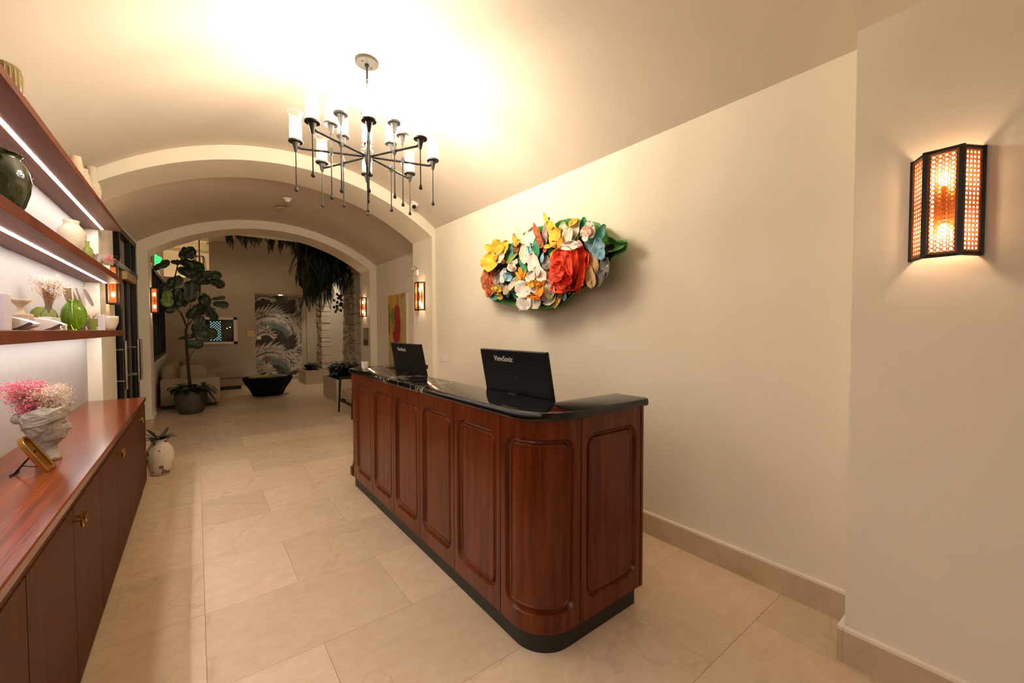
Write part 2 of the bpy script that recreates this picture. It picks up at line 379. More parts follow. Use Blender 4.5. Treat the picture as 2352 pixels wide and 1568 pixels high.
# lobby
LX = -.62; BY = 13.4
wallbox('wall_lobby_left', (LX-.15, LX, 8.9, BY, 0, .93), (LX-.15, LX, 8.9, BY+.1, 2.66, 4.4), (LX-.15, LX, 13.25, BY+.1, .93, 2.66), m='wall')
ox0, ox1, oz = 1.30, 2.61, 2.53
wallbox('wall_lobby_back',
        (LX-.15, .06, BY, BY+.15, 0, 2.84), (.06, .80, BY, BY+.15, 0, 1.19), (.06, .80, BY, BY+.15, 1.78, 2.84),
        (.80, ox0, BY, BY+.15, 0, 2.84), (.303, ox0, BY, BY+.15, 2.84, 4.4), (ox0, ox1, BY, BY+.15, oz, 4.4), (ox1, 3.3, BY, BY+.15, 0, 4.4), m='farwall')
wallbox('wall_recess', (ox0-.15, ox0, BY+.15, 14.3, 0, oz+.1), (ox1, ox1+.1, BY+.15, 14.3, 0, oz+.1), (ox0-.15, ox1+.1, 14.2, 14.3, 0, oz+.1), (ox0-.15, ox1+.1, BY+.15, 14.3, oz, oz+.1), m='wall')
wallbox('wall_upper_room', (LX-.15, 1.2, 16.4, 16.5, 2.2, 4.8), (-1.6, -1.5, BY, 16.5, 2.2, 4.8), (1.15, 1.25, BY+.15, 16.5, 2.2, 4.8), m='wall')
wallbox('ceiling_lobby', (.303, 3.6, 8.88, BY+.1, 3.80, 3.95), m='farwall')
wallbox('ceiling_lobby_raised', (-1.6, .303, 8.88, 16.5, 4.25, 4.4), m='ceil')
wallbox('wall_lobby_right', (3.35, 3.5, 8.85, BY+.1, 0, 4.0), m='wall')
tb = MB()
for yy in (14.0, 15.2): tb.box(-1.5, 1.15, yy, yy+.12, 4.12, 4.25)
tb.box(-1.5, 1.15, 16.3, 16.4, 4.05, 4.25); tb.box(-1.5, 1.15, 16.34, 16.4, 3.9, 3.95)
struct(tb.build('trim_upper_moulding', M['wall']))
# ---- floor: slab + tiles
fb = MB(); fb.box(-2, 4.2, -2.6, 16.6, -.12, -.006); floor = struct(fb.build('floor', M['grout']))
tiles = {}
def tile(x0, x1, y0, y1):
    g = .0016; w_, h_ = round(x1-x0-g, 4), round(y1-y0-g, 4)
    if (w_, h_) not in tiles:
        b = MB(); b.box(0, w_, 0, h_, -.008, 0); o = b.build('tile', M['tile'], parent=floor); tiles[(w_, h_)] = o
        o.location = (x0+g/2, y0+g/2, 0); return
    copyo(tiles[(w_, h_)], floor, (x0+g/2, y0+g/2, random.uniform(-.0002, 0)))
k = -6
while True:
    y0 = .88+.5983*k; y1 = y0+.5983
    if y0 > 13.6: break
    xmax = 2.78 if y0 < 5.2 else (3.1 if y0 < 8.4 else 3.35); xmin = -.42 if y0 < 5 else -.78
    tile(xmin, .008, y0, y1)
    x = .008; first = (.898 if k % 2 else .449)
    x1 = x+first
    # joints at .46+.9n on even-style rows, .906+.9n on odd-style rows
    if k % 2 == 0: x1 = .906
    else: x1 = .457
    while x < xmax-.01:
        tile(x, min(x1, xmax), y0, y1); x = x1; x1 = x+.9
    k += 1
# ---- baseboards (stone with cream cap)
def baseboard(name, x0, x1, y0, y1, z=.145, capd=None):
    b = MB(); b.box(x0, x1, y0, y1, 0, z); c = MB(); c.box(x0, x1, y0, y1, z, z+.014)
    o = struct(b.build(name, M['base'])); c.build('cap', M['capwhite'], parent=o)
    return o
baseboard('baseboard_right', XR-.022, XR+.02, .526, 5.126)
baseboard('baseboard_pier_near', 2.278, 2.32, -.38, .5245); baseboard('baseboard_pier_near_end', 2.278, 2.593, .5255, .547)
baseboard('baseboard_pier_middle', 2.546, 2.6, 5.105, 5.77); baseboard('baseboard_right_middle', 2.892, 2.93, 5.77, 8.28)
baseboard('baseboard_pier_left', -.58, -.538, 8.301, 8.9); baseboard('baseboard_pier_left_face', -.68, -.538, 8.278, 8.299)
baseboard('baseboard_lobby_back', LX, ox0-.002, BY-.02, BY+.01); baseboard('baseboard_recess', ox0, ox1, 14.18, 14.21, .10)
# ================================================================== DOOR in left wall
def lin(y): return -.735+(y-6.41)*(.055/1.89)   # plane of the skewed door wall
ang = atan2(.055, 1.89)
door = bpy.data.objects.new('door_1', None); COL.objects.link(door); door['kind'] = 'structure'
door.location = (-.735, 6.41, 0); door.rotation_euler = (0, 0, -ang)
DW = 1.89
def part(name, boxes, mt, parent, bevel=0):
    b = MB()
    for q in boxes: b.box(*q)
    return b.build(name, mt, parent=parent, bevel=bevel)
zt = 2.78; tz = 2.30
part('door_frame', [(-.10, -.01, 0, .10, 0, zt), (-.10, -.01, DW-.12, DW, 0, zt), (-.10, -.01, 0, DW, zt-.06, zt), (-.10, -.02, .60, .68, 0, zt), (-.10, -.02, 1.42, 1.47, tz, zt)], M['black'], door)
part('transom_bar', [(-.10, .0, 0, DW, tz-.04, tz+.03)], M['black'], door)
part('closer_cover', [(-.02, .03, .72, 1.46, tz-.15, tz-.05)], M['goldp'], door)
for a0, a1 in ((.10, .60), (.68, 1.24), (1.24, 1.77)):
    lf = part('door_leaf', [(-.07, -.03, a0, a0+.09, .02, tz-.04), (-.07, -.03, a1-.09, a1, .02, tz-.04), (-.07, -.03, a0, a1, tz-.14, tz-.04), (-.07, -.03, a0, a1, .02, .25)], M['black'], door)
    part('door_pane', [(-.055, -.045, a0+.09, a1-.09, .25, tz-.14)], M['pane'], lf)
for a0, a1 in ((.10, .60), (.68, 1.42), (1.47, 1.77)):
    part('transom_pane', [(-.06, -.05, a0, a1, tz+.03, zt-.06)], M['pane'], door)
for yy, dd in ((.02, .06), (.90, .07), (1.16, .07)):
    b = MB(); b.tube([(dd, yy+.2, .80), (dd, yy+.2, 1.375)], .016, 12)
    for z in (.90, 1.27): b.tube([(-.04, yy+.2, z), (dd, yy+.2, z)], .009, 8)
    b.build('door_handle', M['steel'], parent=door, smooth=True, angle=40)
for z in (.55, 1.0, 1.45, 2.0):
    b = MB(); b.tube([(-.022, 1.79, z), (-.022, 1.79, z+.13)], .011, 8); b.build('hinge', M['steel'], parent=door)
# dark pavement outside the door
struct(MB().box(-6, -1.1, 3, 16, -.15, -.06).build('floor_outside', M['grout']))
# lobby window on the left
win = bpy.data.objects.new('window_1', None); COL.objects.link(win); win['kind'] = 'structure'; win.location = (LX, 8.9, 0)
part('window_frame', [(-.08, .015, .03, .10, .93, 2.66), (-.08, .015, 4.28, 4.35, .93, 2.66), (-.08, .015, .03, 4.35, .93, 1.0), (-.08, .02, .03, 4.35, 2.60, 2.68)]+[(-.06, .005, q, q+.05, .98, 2.62) for q in (.9, 1.75, 2.6, 3.45)], M['black'], win)
for q0, q1 in ((.10, .9), (.95, 1.75), (1.80, 2.6), (2.65, 3.45), (3.50, 4.28)):
    part('window_pane', [(-.045, -.035, q0, q1, 1.0, 2.60)], M['pane'], win)
part('window_sill', [(-.02, .05, .0, 4.36, .90, .93)], M['capwhite'], win)
# framed pass-through window in back wall
win = bpy.data.objects.new('window_2', None); COL.objects.link(win); win['kind'] = 'structure'; win.location = (0, BY, 0)
part('window_frame', [(-.02, .06, -.03, .15, 1.13, 1.84), (.80, .88, -.03, .15, 1.13, 1.84), (.0, .88, -.03, .15, 1.13, 1.19), (0, .88, -.03, .15, 1.78, 1.84)], M['capwhite'], win)
part('window_pane', [(.06, .80, .06, .07, 1.19, 1.78)], M['pane'], win)
part('dark_screen', [(.27, .58, .64, .65, 1.15, 1.8)], M['black'], win)
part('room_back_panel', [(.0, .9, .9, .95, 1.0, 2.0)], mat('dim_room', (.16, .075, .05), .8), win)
b = MB()
for i in range(7):
    for j in range(15):
        if (i+j) % 2 == 0: b.box(.30+i*.036, .30+i*.036+.030, .62, .63, 1.21+j*.036, 1.21+j*.036+.030)
lat = b.build('lattice_lights', emitmat('lattice_light', (.55, .9, 1), .8), parent=win); lat['kind'] = 'stuff'
part('teal_banner', [(.66, .86, .7, .71, 1.6, 1.76)], mat('teal', (.03, .12, .14), .6), win)
for q in ((.75, 1.58), (.68, 1.55)): 
    MB().lathe([(0, -.008), (.008, 0), (0, .008)], 8, mat4=T(q[0], .5, q[1]), cap=False).build('distant_lamp', M['pbulb'], parent=win)
# ================================================================== RECEPTION DESK
desk = thing('reception_desk', 'mahogany reception desk with seven recessed rounded panels and black marble counter', 'desk')
FX, Y0, Y1, RR = 1.162, 1.315, 4.205, .2
segs = []   # path: far end (x 1.905->FX+RR) , far corner, front, near corner, near end
def path_pts():
    pass
Lend = 1.905-(FX+RR); Larc = RR*pi/2; Lf = (Y1-RR)-(Y0+RR)
def desk_path(s, d=0):
    """s along the outer face from far end round to near end; d = outward offset"""
    if s < Lend: x, y, nx, ny = 1.905-s, Y1, 0, 1
    elif s < Lend+Larc:
        a = pi/2+(s-Lend)/RR; nx, ny = cos(a), sin(a); x, y = FX+RR+RR*nx, Y1-RR+RR*ny
    elif s < Lend+Larc+Lf: x, y, nx, ny = FX, Y1-RR-(s-Lend-Larc), -1, 0
    elif s < Lend+2*Larc+Lf:
        a = pi+(s-Lend-Larc-Lf)/RR; nx, ny = cos(a), sin(a); x, y = FX+RR+RR*nx, Y0+RR+RR*ny
    else: x, y, nx, ny = FX+RR+(s-Lend-2*Larc-Lf), Y0, 0, -1
    return Vector((x+nx*d, y+ny*d, 0))
TOT = 2*Lend+2*Larc+Lf
def s_front(y): return Lend+Larc+(Y1-RR-y)
def s_near(x): return Lend+2*Larc+Lf+(x-FX-RR)
def s_far(x): return 1.905-x
Z0, Z1 = .105, 1.088
def panel(s0, s1, name='front_panel'):
    g = .003; s0 += g; s1 -= g; W = s1-s0; Hh = Z1-Z0
    mg = .036; r = .070; mt_, mb_ = .085, .085
    dens = max(10, int(W/.02))
    def loop_top(ins):
        rr = max(r-ins, .004); x0, x1, y1 = mg+ins, W-mg-ins, Hh-mt_-ins
        out = []
        for i in range(9):
            a = pi-(pi/2)*i/8; out.append((x0+rr+rr*cos(a), y1-rr+rr*sin(a)))
        for i in range(1, dens): out.append((x0+rr+(x1-x0-2*rr)*i/dens, y1))
        for i in range(9):
            a = pi/2-(pi/2)*i/8; out.append((x1-rr+rr*cos(a), y1-rr+rr*sin(a)))
        return out
    prof = [(0, 0), (.002, -.004), (.005, -.013), (.010, -.020), (.016, -.022), (.021, -.020), (.025, -.012), (.030, -.007), (.037, -.006), (.040, -.011), (.043, -.011)]
    loops = [loop_top(p[0]) for p in prof]; n = len(loops[0])
    base = loops[0]
    outer = []
    for i, (u, v) in enumerate(base):
        if i <= 8: 
            t = i/8; outer.append((0 if t < .5 else u*(t-.5)*2, v+(Hh-v)*min(1, t*2)))
        elif i >= n-9:
            t = (n-1-i)/8; outer.append((W if t < .5 else W-(W-u)*(t-.5)*2, v+(Hh-v)*min(1, t*2)))
        else: outer.append((u, Hh))
    allv = []; fs = []
    rows = [([(u, v) for u, v in outer], -.024)]
    rows += [(outer, 0)]+[(loops[j], prof[j][1]) for j in range(len(prof))]
    def P(u, v, d): 
        q = desk_path(s0+u, d); return (q.x, q.y, Z0+v)
    for side in (0, 1):
        for pts, d in rows:
            for u, v in pts:
                allv.append(P(u, v if side == 0 else (Hh-v), d))
    nr = len(rows)
    for side in (0, 1):
        o = side*nr*n
        for j in range(nr-1):
            for i in range(n-1):
                q = (o+j*n+i, o+j*n+i+1, o+(j+1)*n+i+1, o+(j+1)*n+i)
                fs.append(q if side else q[::-1])
    o2 = nr*n
    for j in range(nr-1):   # joining sides at mid height
        a, b_ = j*n, (j+1)*n; fs.append((a, b_, o2+b_, o2+a)); fs.append((a+n-1, o2+a+n-1, o2+b_+n-1, b_+n-1))
    last = (nr-1)*n
    for i in range(n-1): fs.append((last+i, last+i+1, o2+last+i+1, o2+last+i))
    b = MB(); b.add(allv, fs)
    return b.build(name, M['wood'], parent=desk, smooth=True, angle=28)
seams = [3.911, 3.447, 2.981, 2.522, 2.062, 1.607]
panel(s_far(1.88), s_far(1.42), 'end_panel')
panel(s_far(1.42), s_front(seams[0]), 'corner_panel')
for a, b_ in zip(seams[:-1], seams[1:]): panel(s_front(a), s_front(b_), 'front_panel')
panel(s_front(seams[-1]), s_near(1.42), 'corner_panel')
panel(s_near(1.42), s_near(1.885), 'end_panel')
def outline(d, n_arc=14, xe=1.905):
    pts = [Vector((xe, Y1+d, 0))]
    for i in range(n_arc+1): pts.append(desk_path(Lend+Larc*i/n_arc, d))
    for i in range(n_arc+1): pts.append(desk_path(Lend+Larc+Lf+Larc*i/n_arc-1e-6, d))
    pts.append(Vector((xe, Y0-d, 0))); return pts
def uband(name, prof, inner, mt, xe=1.905, smooth=True):
    """U-shaped band: outer profile [(offset,z)..] bottom->top, inner faces square"""
    b = MB(); rows = []
    for d, z in prof:
        rows.append([(p.x, p.y, z) for p in outline(d, xe=xe)])
    n = len(rows[0]); xi, ya, yb = inner
    def inn(p, z): return (max(p[0], xi), min(max(p[1], ya), yb), z)
    zb, zt_ = prof[0][1], prof[-1][1]
    rows = [[inn(p, zb) for p in rows[0]]]+rows+[[inn(p, zt_) for p in rows[-1]]]
    vs = [p for r_ in rows for p in r_]; fs = []
    for j in range(len(rows)):
        k2 = (j+1) % len(rows)
        for i in range(n-1): fs.append((j*n+i, j*n+i+1, k2*n+i+1, k2*n+i))
    m_ = len(rows); fs.append(tuple(j*n for j in range(m_))); fs.append(tuple(j*n+n-1 for j in range(m_-1, -1, -1)))
    b.add(vs, [f[::-1] for f in fs]); return b.build(name, mt, parent=desk, smooth=smooth, angle=35)
uband('carcass', [(-.023, .105), (-.023, 1.088)], (1.22, Y0+.06, Y1-.06), M['plinth'], xe=1.886)
uband('plinth', [(-.028, 0), (-.028, .104)], (1.30, Y0+.12, Y1-.12), M['plinth'], xe=1.875)
uband('brass_line', [(-.004, .1035), (-.004, .1055)], (1.22, Y0+.06, Y1-.06), M['brass'])
uband('counter_top', [(.006, 1.089), (.015, 1.091), (.018, 1.098), (.018, 1.118), (.014, 1.126), (.004, 1.130)], (1.45, 1.512, 3.95), M['marble'], xe=1.925)
part('end_stile', [(1.889, 1.907, 1.3135, 1.50, .103, 1.088)], M['wood'], desk); part('end_stile', [(1.889, 1.907, 4.02, Y1+.0015, .103, 1.088)], M['wood'], desk)
part('base_block', [(1.150, 1.20, 4.0, 4.06, .105, .19)], M['wood'], desk, bevel=.008)
part('work_surface', [(1.24, 1.88, 1.4, 4.1, .72, .755)], M['wood'], desk)
part('inner_back', [(1.22, 1.24, 1.4, 4.1, .10, 1.085), (1.24, 1.88, 1.48, 1.50, .10, 1.085), (1.24, 1.88, 3.96, 3.98, .10, 1.085)], M['wood'], desk)
# ---- monitors
def monitor(loc, label):
    t = thing('monitor', label, 'monitor', loc, 0, 'monitors on the reception desk')
    tilt = R(-.19, 'Y')   # top leans toward the visitor side (-x)
    mw = T(0, 0, .46) @ tilt
    # local: x = thickness, y = width, z up; pivot at panel centre
    wv, hv = .305, .17
    b = MB(); b.box(-.012, .012, -wv, wv, -hv, hv, mat4=mw); b.build('back_shell', M['blackp'], parent=t, bevel=.004)
    b = MB(); b.box(.012, .016, -wv+.006, wv-.006, -hv+.015, hv-.006, mat4=mw); b.build('screen', M['screen'], parent=t)
    b = MB(); b.box(-.0125, -.0119, -.20, .22, .082, .086, mat4=mw); b.build('vent_slit', M['plinth'], parent=t)
    for yy in (-.03, .065):
        for zz in (-.085, .015): b = MB(); b.lathe([(.0026, 0), (.0026, .0012)], 8, mat4=mw @ T(-.012, yy, zz) @ R(-pi/2, 'Y')); b.build('screw', M['steel'], parent=t)
    b = MB(); b.box(-.05, -.01, -.04, .04, -.33, .02, mat4=T(.02, 0, .36)); b.build('stand_neck', M['blackp'], parent=t, bevel=.005)
    b = MB(); b.prism([(.10*cos(q), .13*sin(q)) for q in [2*pi*i/24 for i in range(24)]], 0, .012); b.build('stand_foot', M['blackp'], parent=t, smooth=False)
    mt_ = mw @ T(-.0125, .075, .118) @ R(-pi/2, 'Z') @ R(pi/2, 'X')
    text_mesh('ViewSonic', .046, mat('logo_silver', (.72, .68, .60), .4), 'lettering', t, mt_, shear=.15, sx=.95)
    return t
m1 = monitor((1.455, 1.86, .755), 'black monitor seen from behind, the nearer of the two on the desk')
m2 = dup(m1, (1.455, 3.36, .755), 0, 'black monitor seen from behind, the farther one beside the painting')
# small cup on the far end of the counter
cup = MB(); cup.lathe([(.028, 0), (.034, .06), (.031, .06), (.026, .005)], 20, mat4=T(1.29, 4.02, 1.1305), cap=False)
cup.lathe([(.028, 0), (.028, .003)], 20, mat4=T(1.29, 4.02, 1.1305))
tag(cup.build('cup', M['capwhite'], smooth=True, angle=50), 'small pale cup on the far corner of the black counter', 'cup')
# ================================================================== CHANDELIER
CX, CY, CZ = 1.028, 3.075, 2.776
ch = thing('chandelier', 'dark iron chandelier with eight arms and sixteen glass candle shades', 'chandelier', (CX, CY, CZ))
zc = A1[21][1]-.002-CZ-.002
b = MB(); b.lathe([(.078, zc-.022), (.082, zc-.018), (.082, zc)], 32); b.build('canopy', M['nickel'], parent=ch, smooth=True, angle=40)
for a in (.5, pi+.5):
    b = MB(); b.lathe([(.006, zc-.025), (.006, zc-.02)], 8, mat4=T(.045*cos(a), .045*sin(a), 0)); b.build('canopy_screw', M['black'], parent=ch)
b = MB(); b.tube([(0, 0, .03), (0, 0, zc-.02)], .0075, 10); b.lathe([(.012, zc-.045), (.016, zc-.03), (.012, zc-.02)], 12); b.build('stem', M['iron'], parent=ch, smooth=True, angle=50)
b = MB(); b.lathe([(.006, -.34), (.010, -.33), (.006, -.31), (.008, -.25), (.012, -.12), (.020, -.05), (.030, -.02), (.030, .02), (.018, .06), (.010, .12)], 16); b.build('hub', M['iron'], parent=ch, smooth=True)
SH = None
def candle_meshes():
    h = MB()   # holder: cup disc + cone
    h.lathe([(.009, -.075), (.020, -.03), (.024, -.012), (.046, -.010), (.048, -.004), (.046, .002), (.012, .003)], 20)
    g = MB(); g.lathe([(.038, .003), (.040, .02), (.040, .15), (.043, .175), (.051, .192), (.049, .193), (.041, .176), (.038, .15), (.038, .02)], 24, cap=False)
    bl = MB(); bl.lathe([(.004, .030), (.011, .045), (.014, .062), (.012, .085), (.004, .108)], 10)
    so = MB(); so.lathe([(.011, .002), (.011, .034)], 10)
    return h, g, bl, so
hm = None
protos = {}
def put(kind, mbf, mt_, pos, parent=ch, smooth=True):
    if kind not in protos:
        protos[kind] = mbf().build(kind, mt_, parent=parent, smooth=smooth, angle=50); protos[kind].location = pos; return protos[kind]
    return copyo(protos[kind], parent, pos)
h, g, bl, so = candle_meshes()
rimb = MB(); rimb.lathe([(.0500, .1915), (.0515, .1925), (.0505, .1940), (.0490, .1930), (.0500, .1915)], 28, cap=False)
for i in range(8):
    a = radians(-27.5+45*i); dx, dy = sin(a), cos(a)
    b = MB(); b.tube([(dx*.02, dy*.02, 0), (dx*.445, dy*.445, -.006), (dx*.463, dy*.463, .004)], [.009, .009, .012], 8)
    b.lathe([(.008, -.03), (.020, -.004), (.020, .004), (.008, .03)], 4, mat4=T(dx*.248, dy*.248, 0) @ R(-a, 'Z') @ R(pi/4, 'Z'))
    b.build('arm', M['iron'], parent=ch, smooth=True, angle=45)
    for rr, zc_, zd in ((.475, .042, -.309), (.248, .198, -.339)):
        p = Vector((dx*rr, dy*rr, zc_))
        put('candle_cup', lambda: h, M['iron'], p); put('glass_shade', lambda: g, M['seed'], p)
        put('shade_rim', lambda: rimb, M['paper'], p); put('candle_socket', lambda: so, M['capwhite'], p); put('bulb', lambda: bl, M['bulb'], p)
        b = MB(); b.tube([(dx*rr, dy*rr, zc_-.07), (dx*rr, dy*rr, zd+.02)], .0045, 6)
        b.lathe([(.004, zd+.045), (.007, zd+.03), (.013, zd+.014), (.013, zd+.006), (.006, zd)], 10, mat4=T(dx*rr, dy*rr, 0) @ Matrix.Diagonal((1, .6, 1, 1)))
        b.build('drop_rod', M['iron'], parent=ch, smooth=True, angle=60)
# ================================================================== SCONCES
def cane_panel(w_, h_):
    """woven cane: a sheet pierced by round eyes, with small slots between them"""
    b = MB(); nx = max(2, int(round(w_/.0165))); nz = int(round(h_/.0165)); sx, sz = w_/nx, h_/nz
    nh = 8
    for i in range(nx):
        for j in range(nz):
            cx_, cz_ = -w_/2+(i+.5)*sx, -h_/2+(j+.5)*sz; rr = .0050
            inner = [(cx_+rr*cos(radians(22.5+45*k_)), 0, cz_+rr*sin(radians(22.5+45*k_))) for k_ in range(8)]
            hx, hz = sx/2-.0008, sz/2-.0008; q = .0022
            outer = [(cx_+hx, 0, cz_+hz-q), (cx_+hx-q, 0, cz_+hz), (cx_-hx+q, 0, cz_+hz), (cx_-hx, 0, cz_+hz-q), (cx_-hx, 0, cz_-hz+q), (cx_-hx+q, 0, cz_-hz), (cx_+hx-q, 0, cz_-hz), (cx_+hx, 0, cz_-hz+q)]
            off = [(x, -.0006 if k_ % 2 else .0006, z) for k_, (x, y, z) in enumerate(outer)]
            b.add(inner+off, [(k_, (k_+1) % 8, 8+(k_+1) % 8, 8+k_) for k_ in range(8)])
    t = .0010
    for i in range(nx+1): b.box(-w_/2+i*sx-t, -w_/2+i*sx+t, -.0012, .0012, -h_/2, h_/2) if i in (0, nx) else b.box(-w_/2+i*sx-t*.5, -w_/2+i*sx+t*.5, -.001, .001, -h_/2, h_/2)
    for j in range(nz+1): b.box(-w_/2, w_/2, -.001, .001, -h_/2+j*sz-t*.4, -h_/2+j*sz+t*.4)
    return b
SW, SH_, SD = .090, .40, .085   # front half-profile: total width .18
def make_sconce(loc, rz, label):
    """local: wall plane at x=0, sconce projects to -x"""
    t = thing('wall_sconce', label, 'wall lamp', loc, rz, 'woven cane wall sconces')
    plan = [(-.002, -.094), (-SD, -.048), (-SD, .048), (-.002, .094)]
    f = MB(); hh = SH_/2
    for (x, y) in plan:   # uprights
        f.box(x-.006, x+.006, y-.0075, y+.0075, -hh, hh)
    for i in range(3):
        (xa, ya), (xb, yb) = plan[i], plan[i+1]
        for z in (-hh, hh-.010):
            f.tube([(xa, ya, z+.005), (xb, yb, z+.005)], .0065, 4)
    f.build('frame', M['caneframe'], parent=t)
    bp = MB(); bp.box(-.004, 0, -.03, .03, -.10, .10); bp.build('backplate', M['brassd'], parent=t)
    for i in range(3):
        (xa, ya), (xb, yb) = plan[i], plan[i+1]
        L_ = sqrt((xb-xa)**2+(yb-ya)**2)-.016; a = atan2(yb-ya, xb-xa); mm = T((xa+xb)/2, (ya+yb)/2, 0) @ R(a, 'Z')
        c = cane_panel(L_-.012, SH_-.036); cb = MB(); cb.add(c.v, c.f, mat4=mm)
        cb.build('cane_panel', M['cane'], parent=t)
        e = MB()
        for q in ((-L_/2, -L_/2+.006, -hh+.01, hh-.01), (L_/2-.006, L_/2, -hh+.01, hh-.01), (-L_/2, L_/2, -hh+.01, -hh+.018), (-L_/2, L_/2, hh-.018, hh-.01)):
            e.box(q[0], q[1], -.003, .003, q[2], q[3], mat4=mm)
        e.build('edge_strip', M['canewood'], parent=t)
    for z in (-.095, .095):
        q = MB(); q.lathe([(.004, -.028), (.012, -.015), (.015, 0), (.012, .015), (.004, .028)], 12, mat4=T(-.042, 0, z)); q.build('bulb', M['sbulb'], parent=t, smooth=True)
    q = MB(); q.tube([(-.003, 0, 0), (-.042, 0, 0)], .006, 8); q.tube([(-.042, 0, -.07), (-.042, 0, .07)], .008, 8); q.build('lamp_holder', M['brassd'], parent=t)
    return t
sc = make_sconce((2.30, .245, 1.97), 0, 'woven cane sconce on the nearest pier at right, large in view')
dup(sc, (2.568, 5.45, 1.975), 0, 'woven cane sconce on the pier just right of the painting')
dup(sc, (2.78, 8.62, 1.97), 0, 'woven cane sconce on the far pier above the small framed notice')
dup(sc, (-.728, 5.97, 1.97), pi, 'woven cane sconce behind the end of the middle shelf beside the glass door')
dup(sc, (-.56, 8.62, 1.97), pi, 'woven cane sconce on the far left pier beside the fig tree')
# ================================================================== SIDEBOARD
SY1 = 5.46; units = [(.65, 1.85), (1.85, 3.04), (3.04, 4.215), (4.215, 5.45)]
slab = MB(); slab.box(-.828, -.412, -.55, SY1, .797, .835)
tag(slab.build('sideboard_top', M['woodh'], bevel=.005), 'long glossy striped mahogany top along the niche under the shelves', 'counter')
klabel = ['brown wooden cabinet unit nearest the camera at the lower left corner', 'brown wooden double door cabinet unit with the nearest pair of brass pulls',
          'brown wooden double door cabinet unit, second from the far end', 'brown wooden double door cabinet unit at the far end beside the floor vase']
for u, ((a, c), lb) in enumerate(zip([(-.55, .65)]+units, ['brown wooden cabinet unit below the frame, beside the camera']+klabel)):
    if u == 0: continue
    t = thing('cabinet_unit', lb, 'cabinet', (-.42, a, 0), 0, 'cabinet units under the long wooden top')
    w_ = c-a; part('body', [(-.405, -.02, .001, w_-.001, .0, .796), (-.02, -.004, .001, w_-.001, .765, .796)], M['woodside'], t)
    for q in (0, 1):
        d = part('door', [(-.018, 0, q*w_/2+.003, (q+1)*w_/2-.003, .01, .762)], M['woodside'], t, bevel=.0015)
        # beetle-like brass pull
        s_ = -1 if q == 0 else 1
        k_ = MB(); yy = w_/2+s_*.028
        k_.tube([(0, yy, .715), (.022, yy, .715)], .005, 8); k_.lathe([(.002, 0), (.009, .004), (.009, .012), (.002, .016)], 10, mat4=T(.020, yy, .715) @ R(pi/2, 'Y'))
        k_.tube([(.028, yy, .722), (.030, yy+.006, .730)], .006, 6)
        k_.lathe([(.0015, -.030), (.006, -.022), (.007, -.006), (.004, 0)], 8, mat4=T(.030, yy+.004, .712))
        k_.build('pull', M['brass'], parent=d, smooth=True, angle=50)
# ================================================================== SHELVES
SHX0, SHX1, SHE = -.828, -.563, 5.53
shl = ['wooden shelf with light strip, the topmost of the three in the niche', 'wooden shelf with light strip, the middle of the three in the niche', 'wooden shelf crowded with objects, the lowest of the three in the niche']
for zb, ztp, lb, lx in ((2.462, 2.502, shl[0], -.695), (1.955, 2.005, shl[1], -.684), (1.447, 1.500, shl[2], -.684)):
    t = thing('niche_shelf', lb, 'shelf', (0, 0, 0), 0, 'wooden shelves in the left niche')
    part('board', [(SHX0, SHX1, -.5, SHE, zb, ztp)], M['shelfw'], t, bevel=.002)
    part('light_strip', [(lx-.009, lx+.009, -.4, SHE-.02, zb-.002, zb+.001)], M['led'], t)
    for yy in (2.3, 3.62, 4.75):
        b = MB(); b.lathe([(.009, -.001), (.009, .0012)], 12, mat4=T(SHX1, yy, (zb+ztp)/2) @ R(pi/2, 'Y')); b.build('plug', M['soleb'], parent=t)
# ---- helper: size of a thing from photo extents at a depth plane
def extent(px0, px1, x0):
    a, c = at(px0, 757, 'x', x0), at(px1, 757, 'x', x0)
    mid = at((px0+px1)/2, 757, 'x', x0); y = mid.y
    va, vc = (a-CAM).xy.normalized(), (c-CAM).xy.normalized()
    return y, math.acos(max(-1, min(1, va.dot(vc))))*((mid-CAM).xy.length)/2
def zat(px, py, x0): return at(px, py, 'x', x0).z
def lathe_thing(name, prof, mt_, x, y, z, label, cat, n=28, smooth=True, cap=False, warp=None, angle=60):
    b = MB(); b.lathe(prof, n, cap=cap, warp=warp)
    b.add([(prof[0][0]*cos(2*pi*i/n), prof[0][0]*sin(2*pi*i/n), prof[0][1]) for i in range(n)], [tuple(range(n-1, -1, -1))])
    o = b.build(name, mt_, smooth=smooth, angle=angle, loc=(x, y, z)); tag(o, label, cat); return o
def scl(prof, r, h): 
    rm = max(p[0] for p in prof); hm_ = max(p[1] for p in prof); return [(p[0]*r/rm, p[1]*h/hm_) for p in prof]
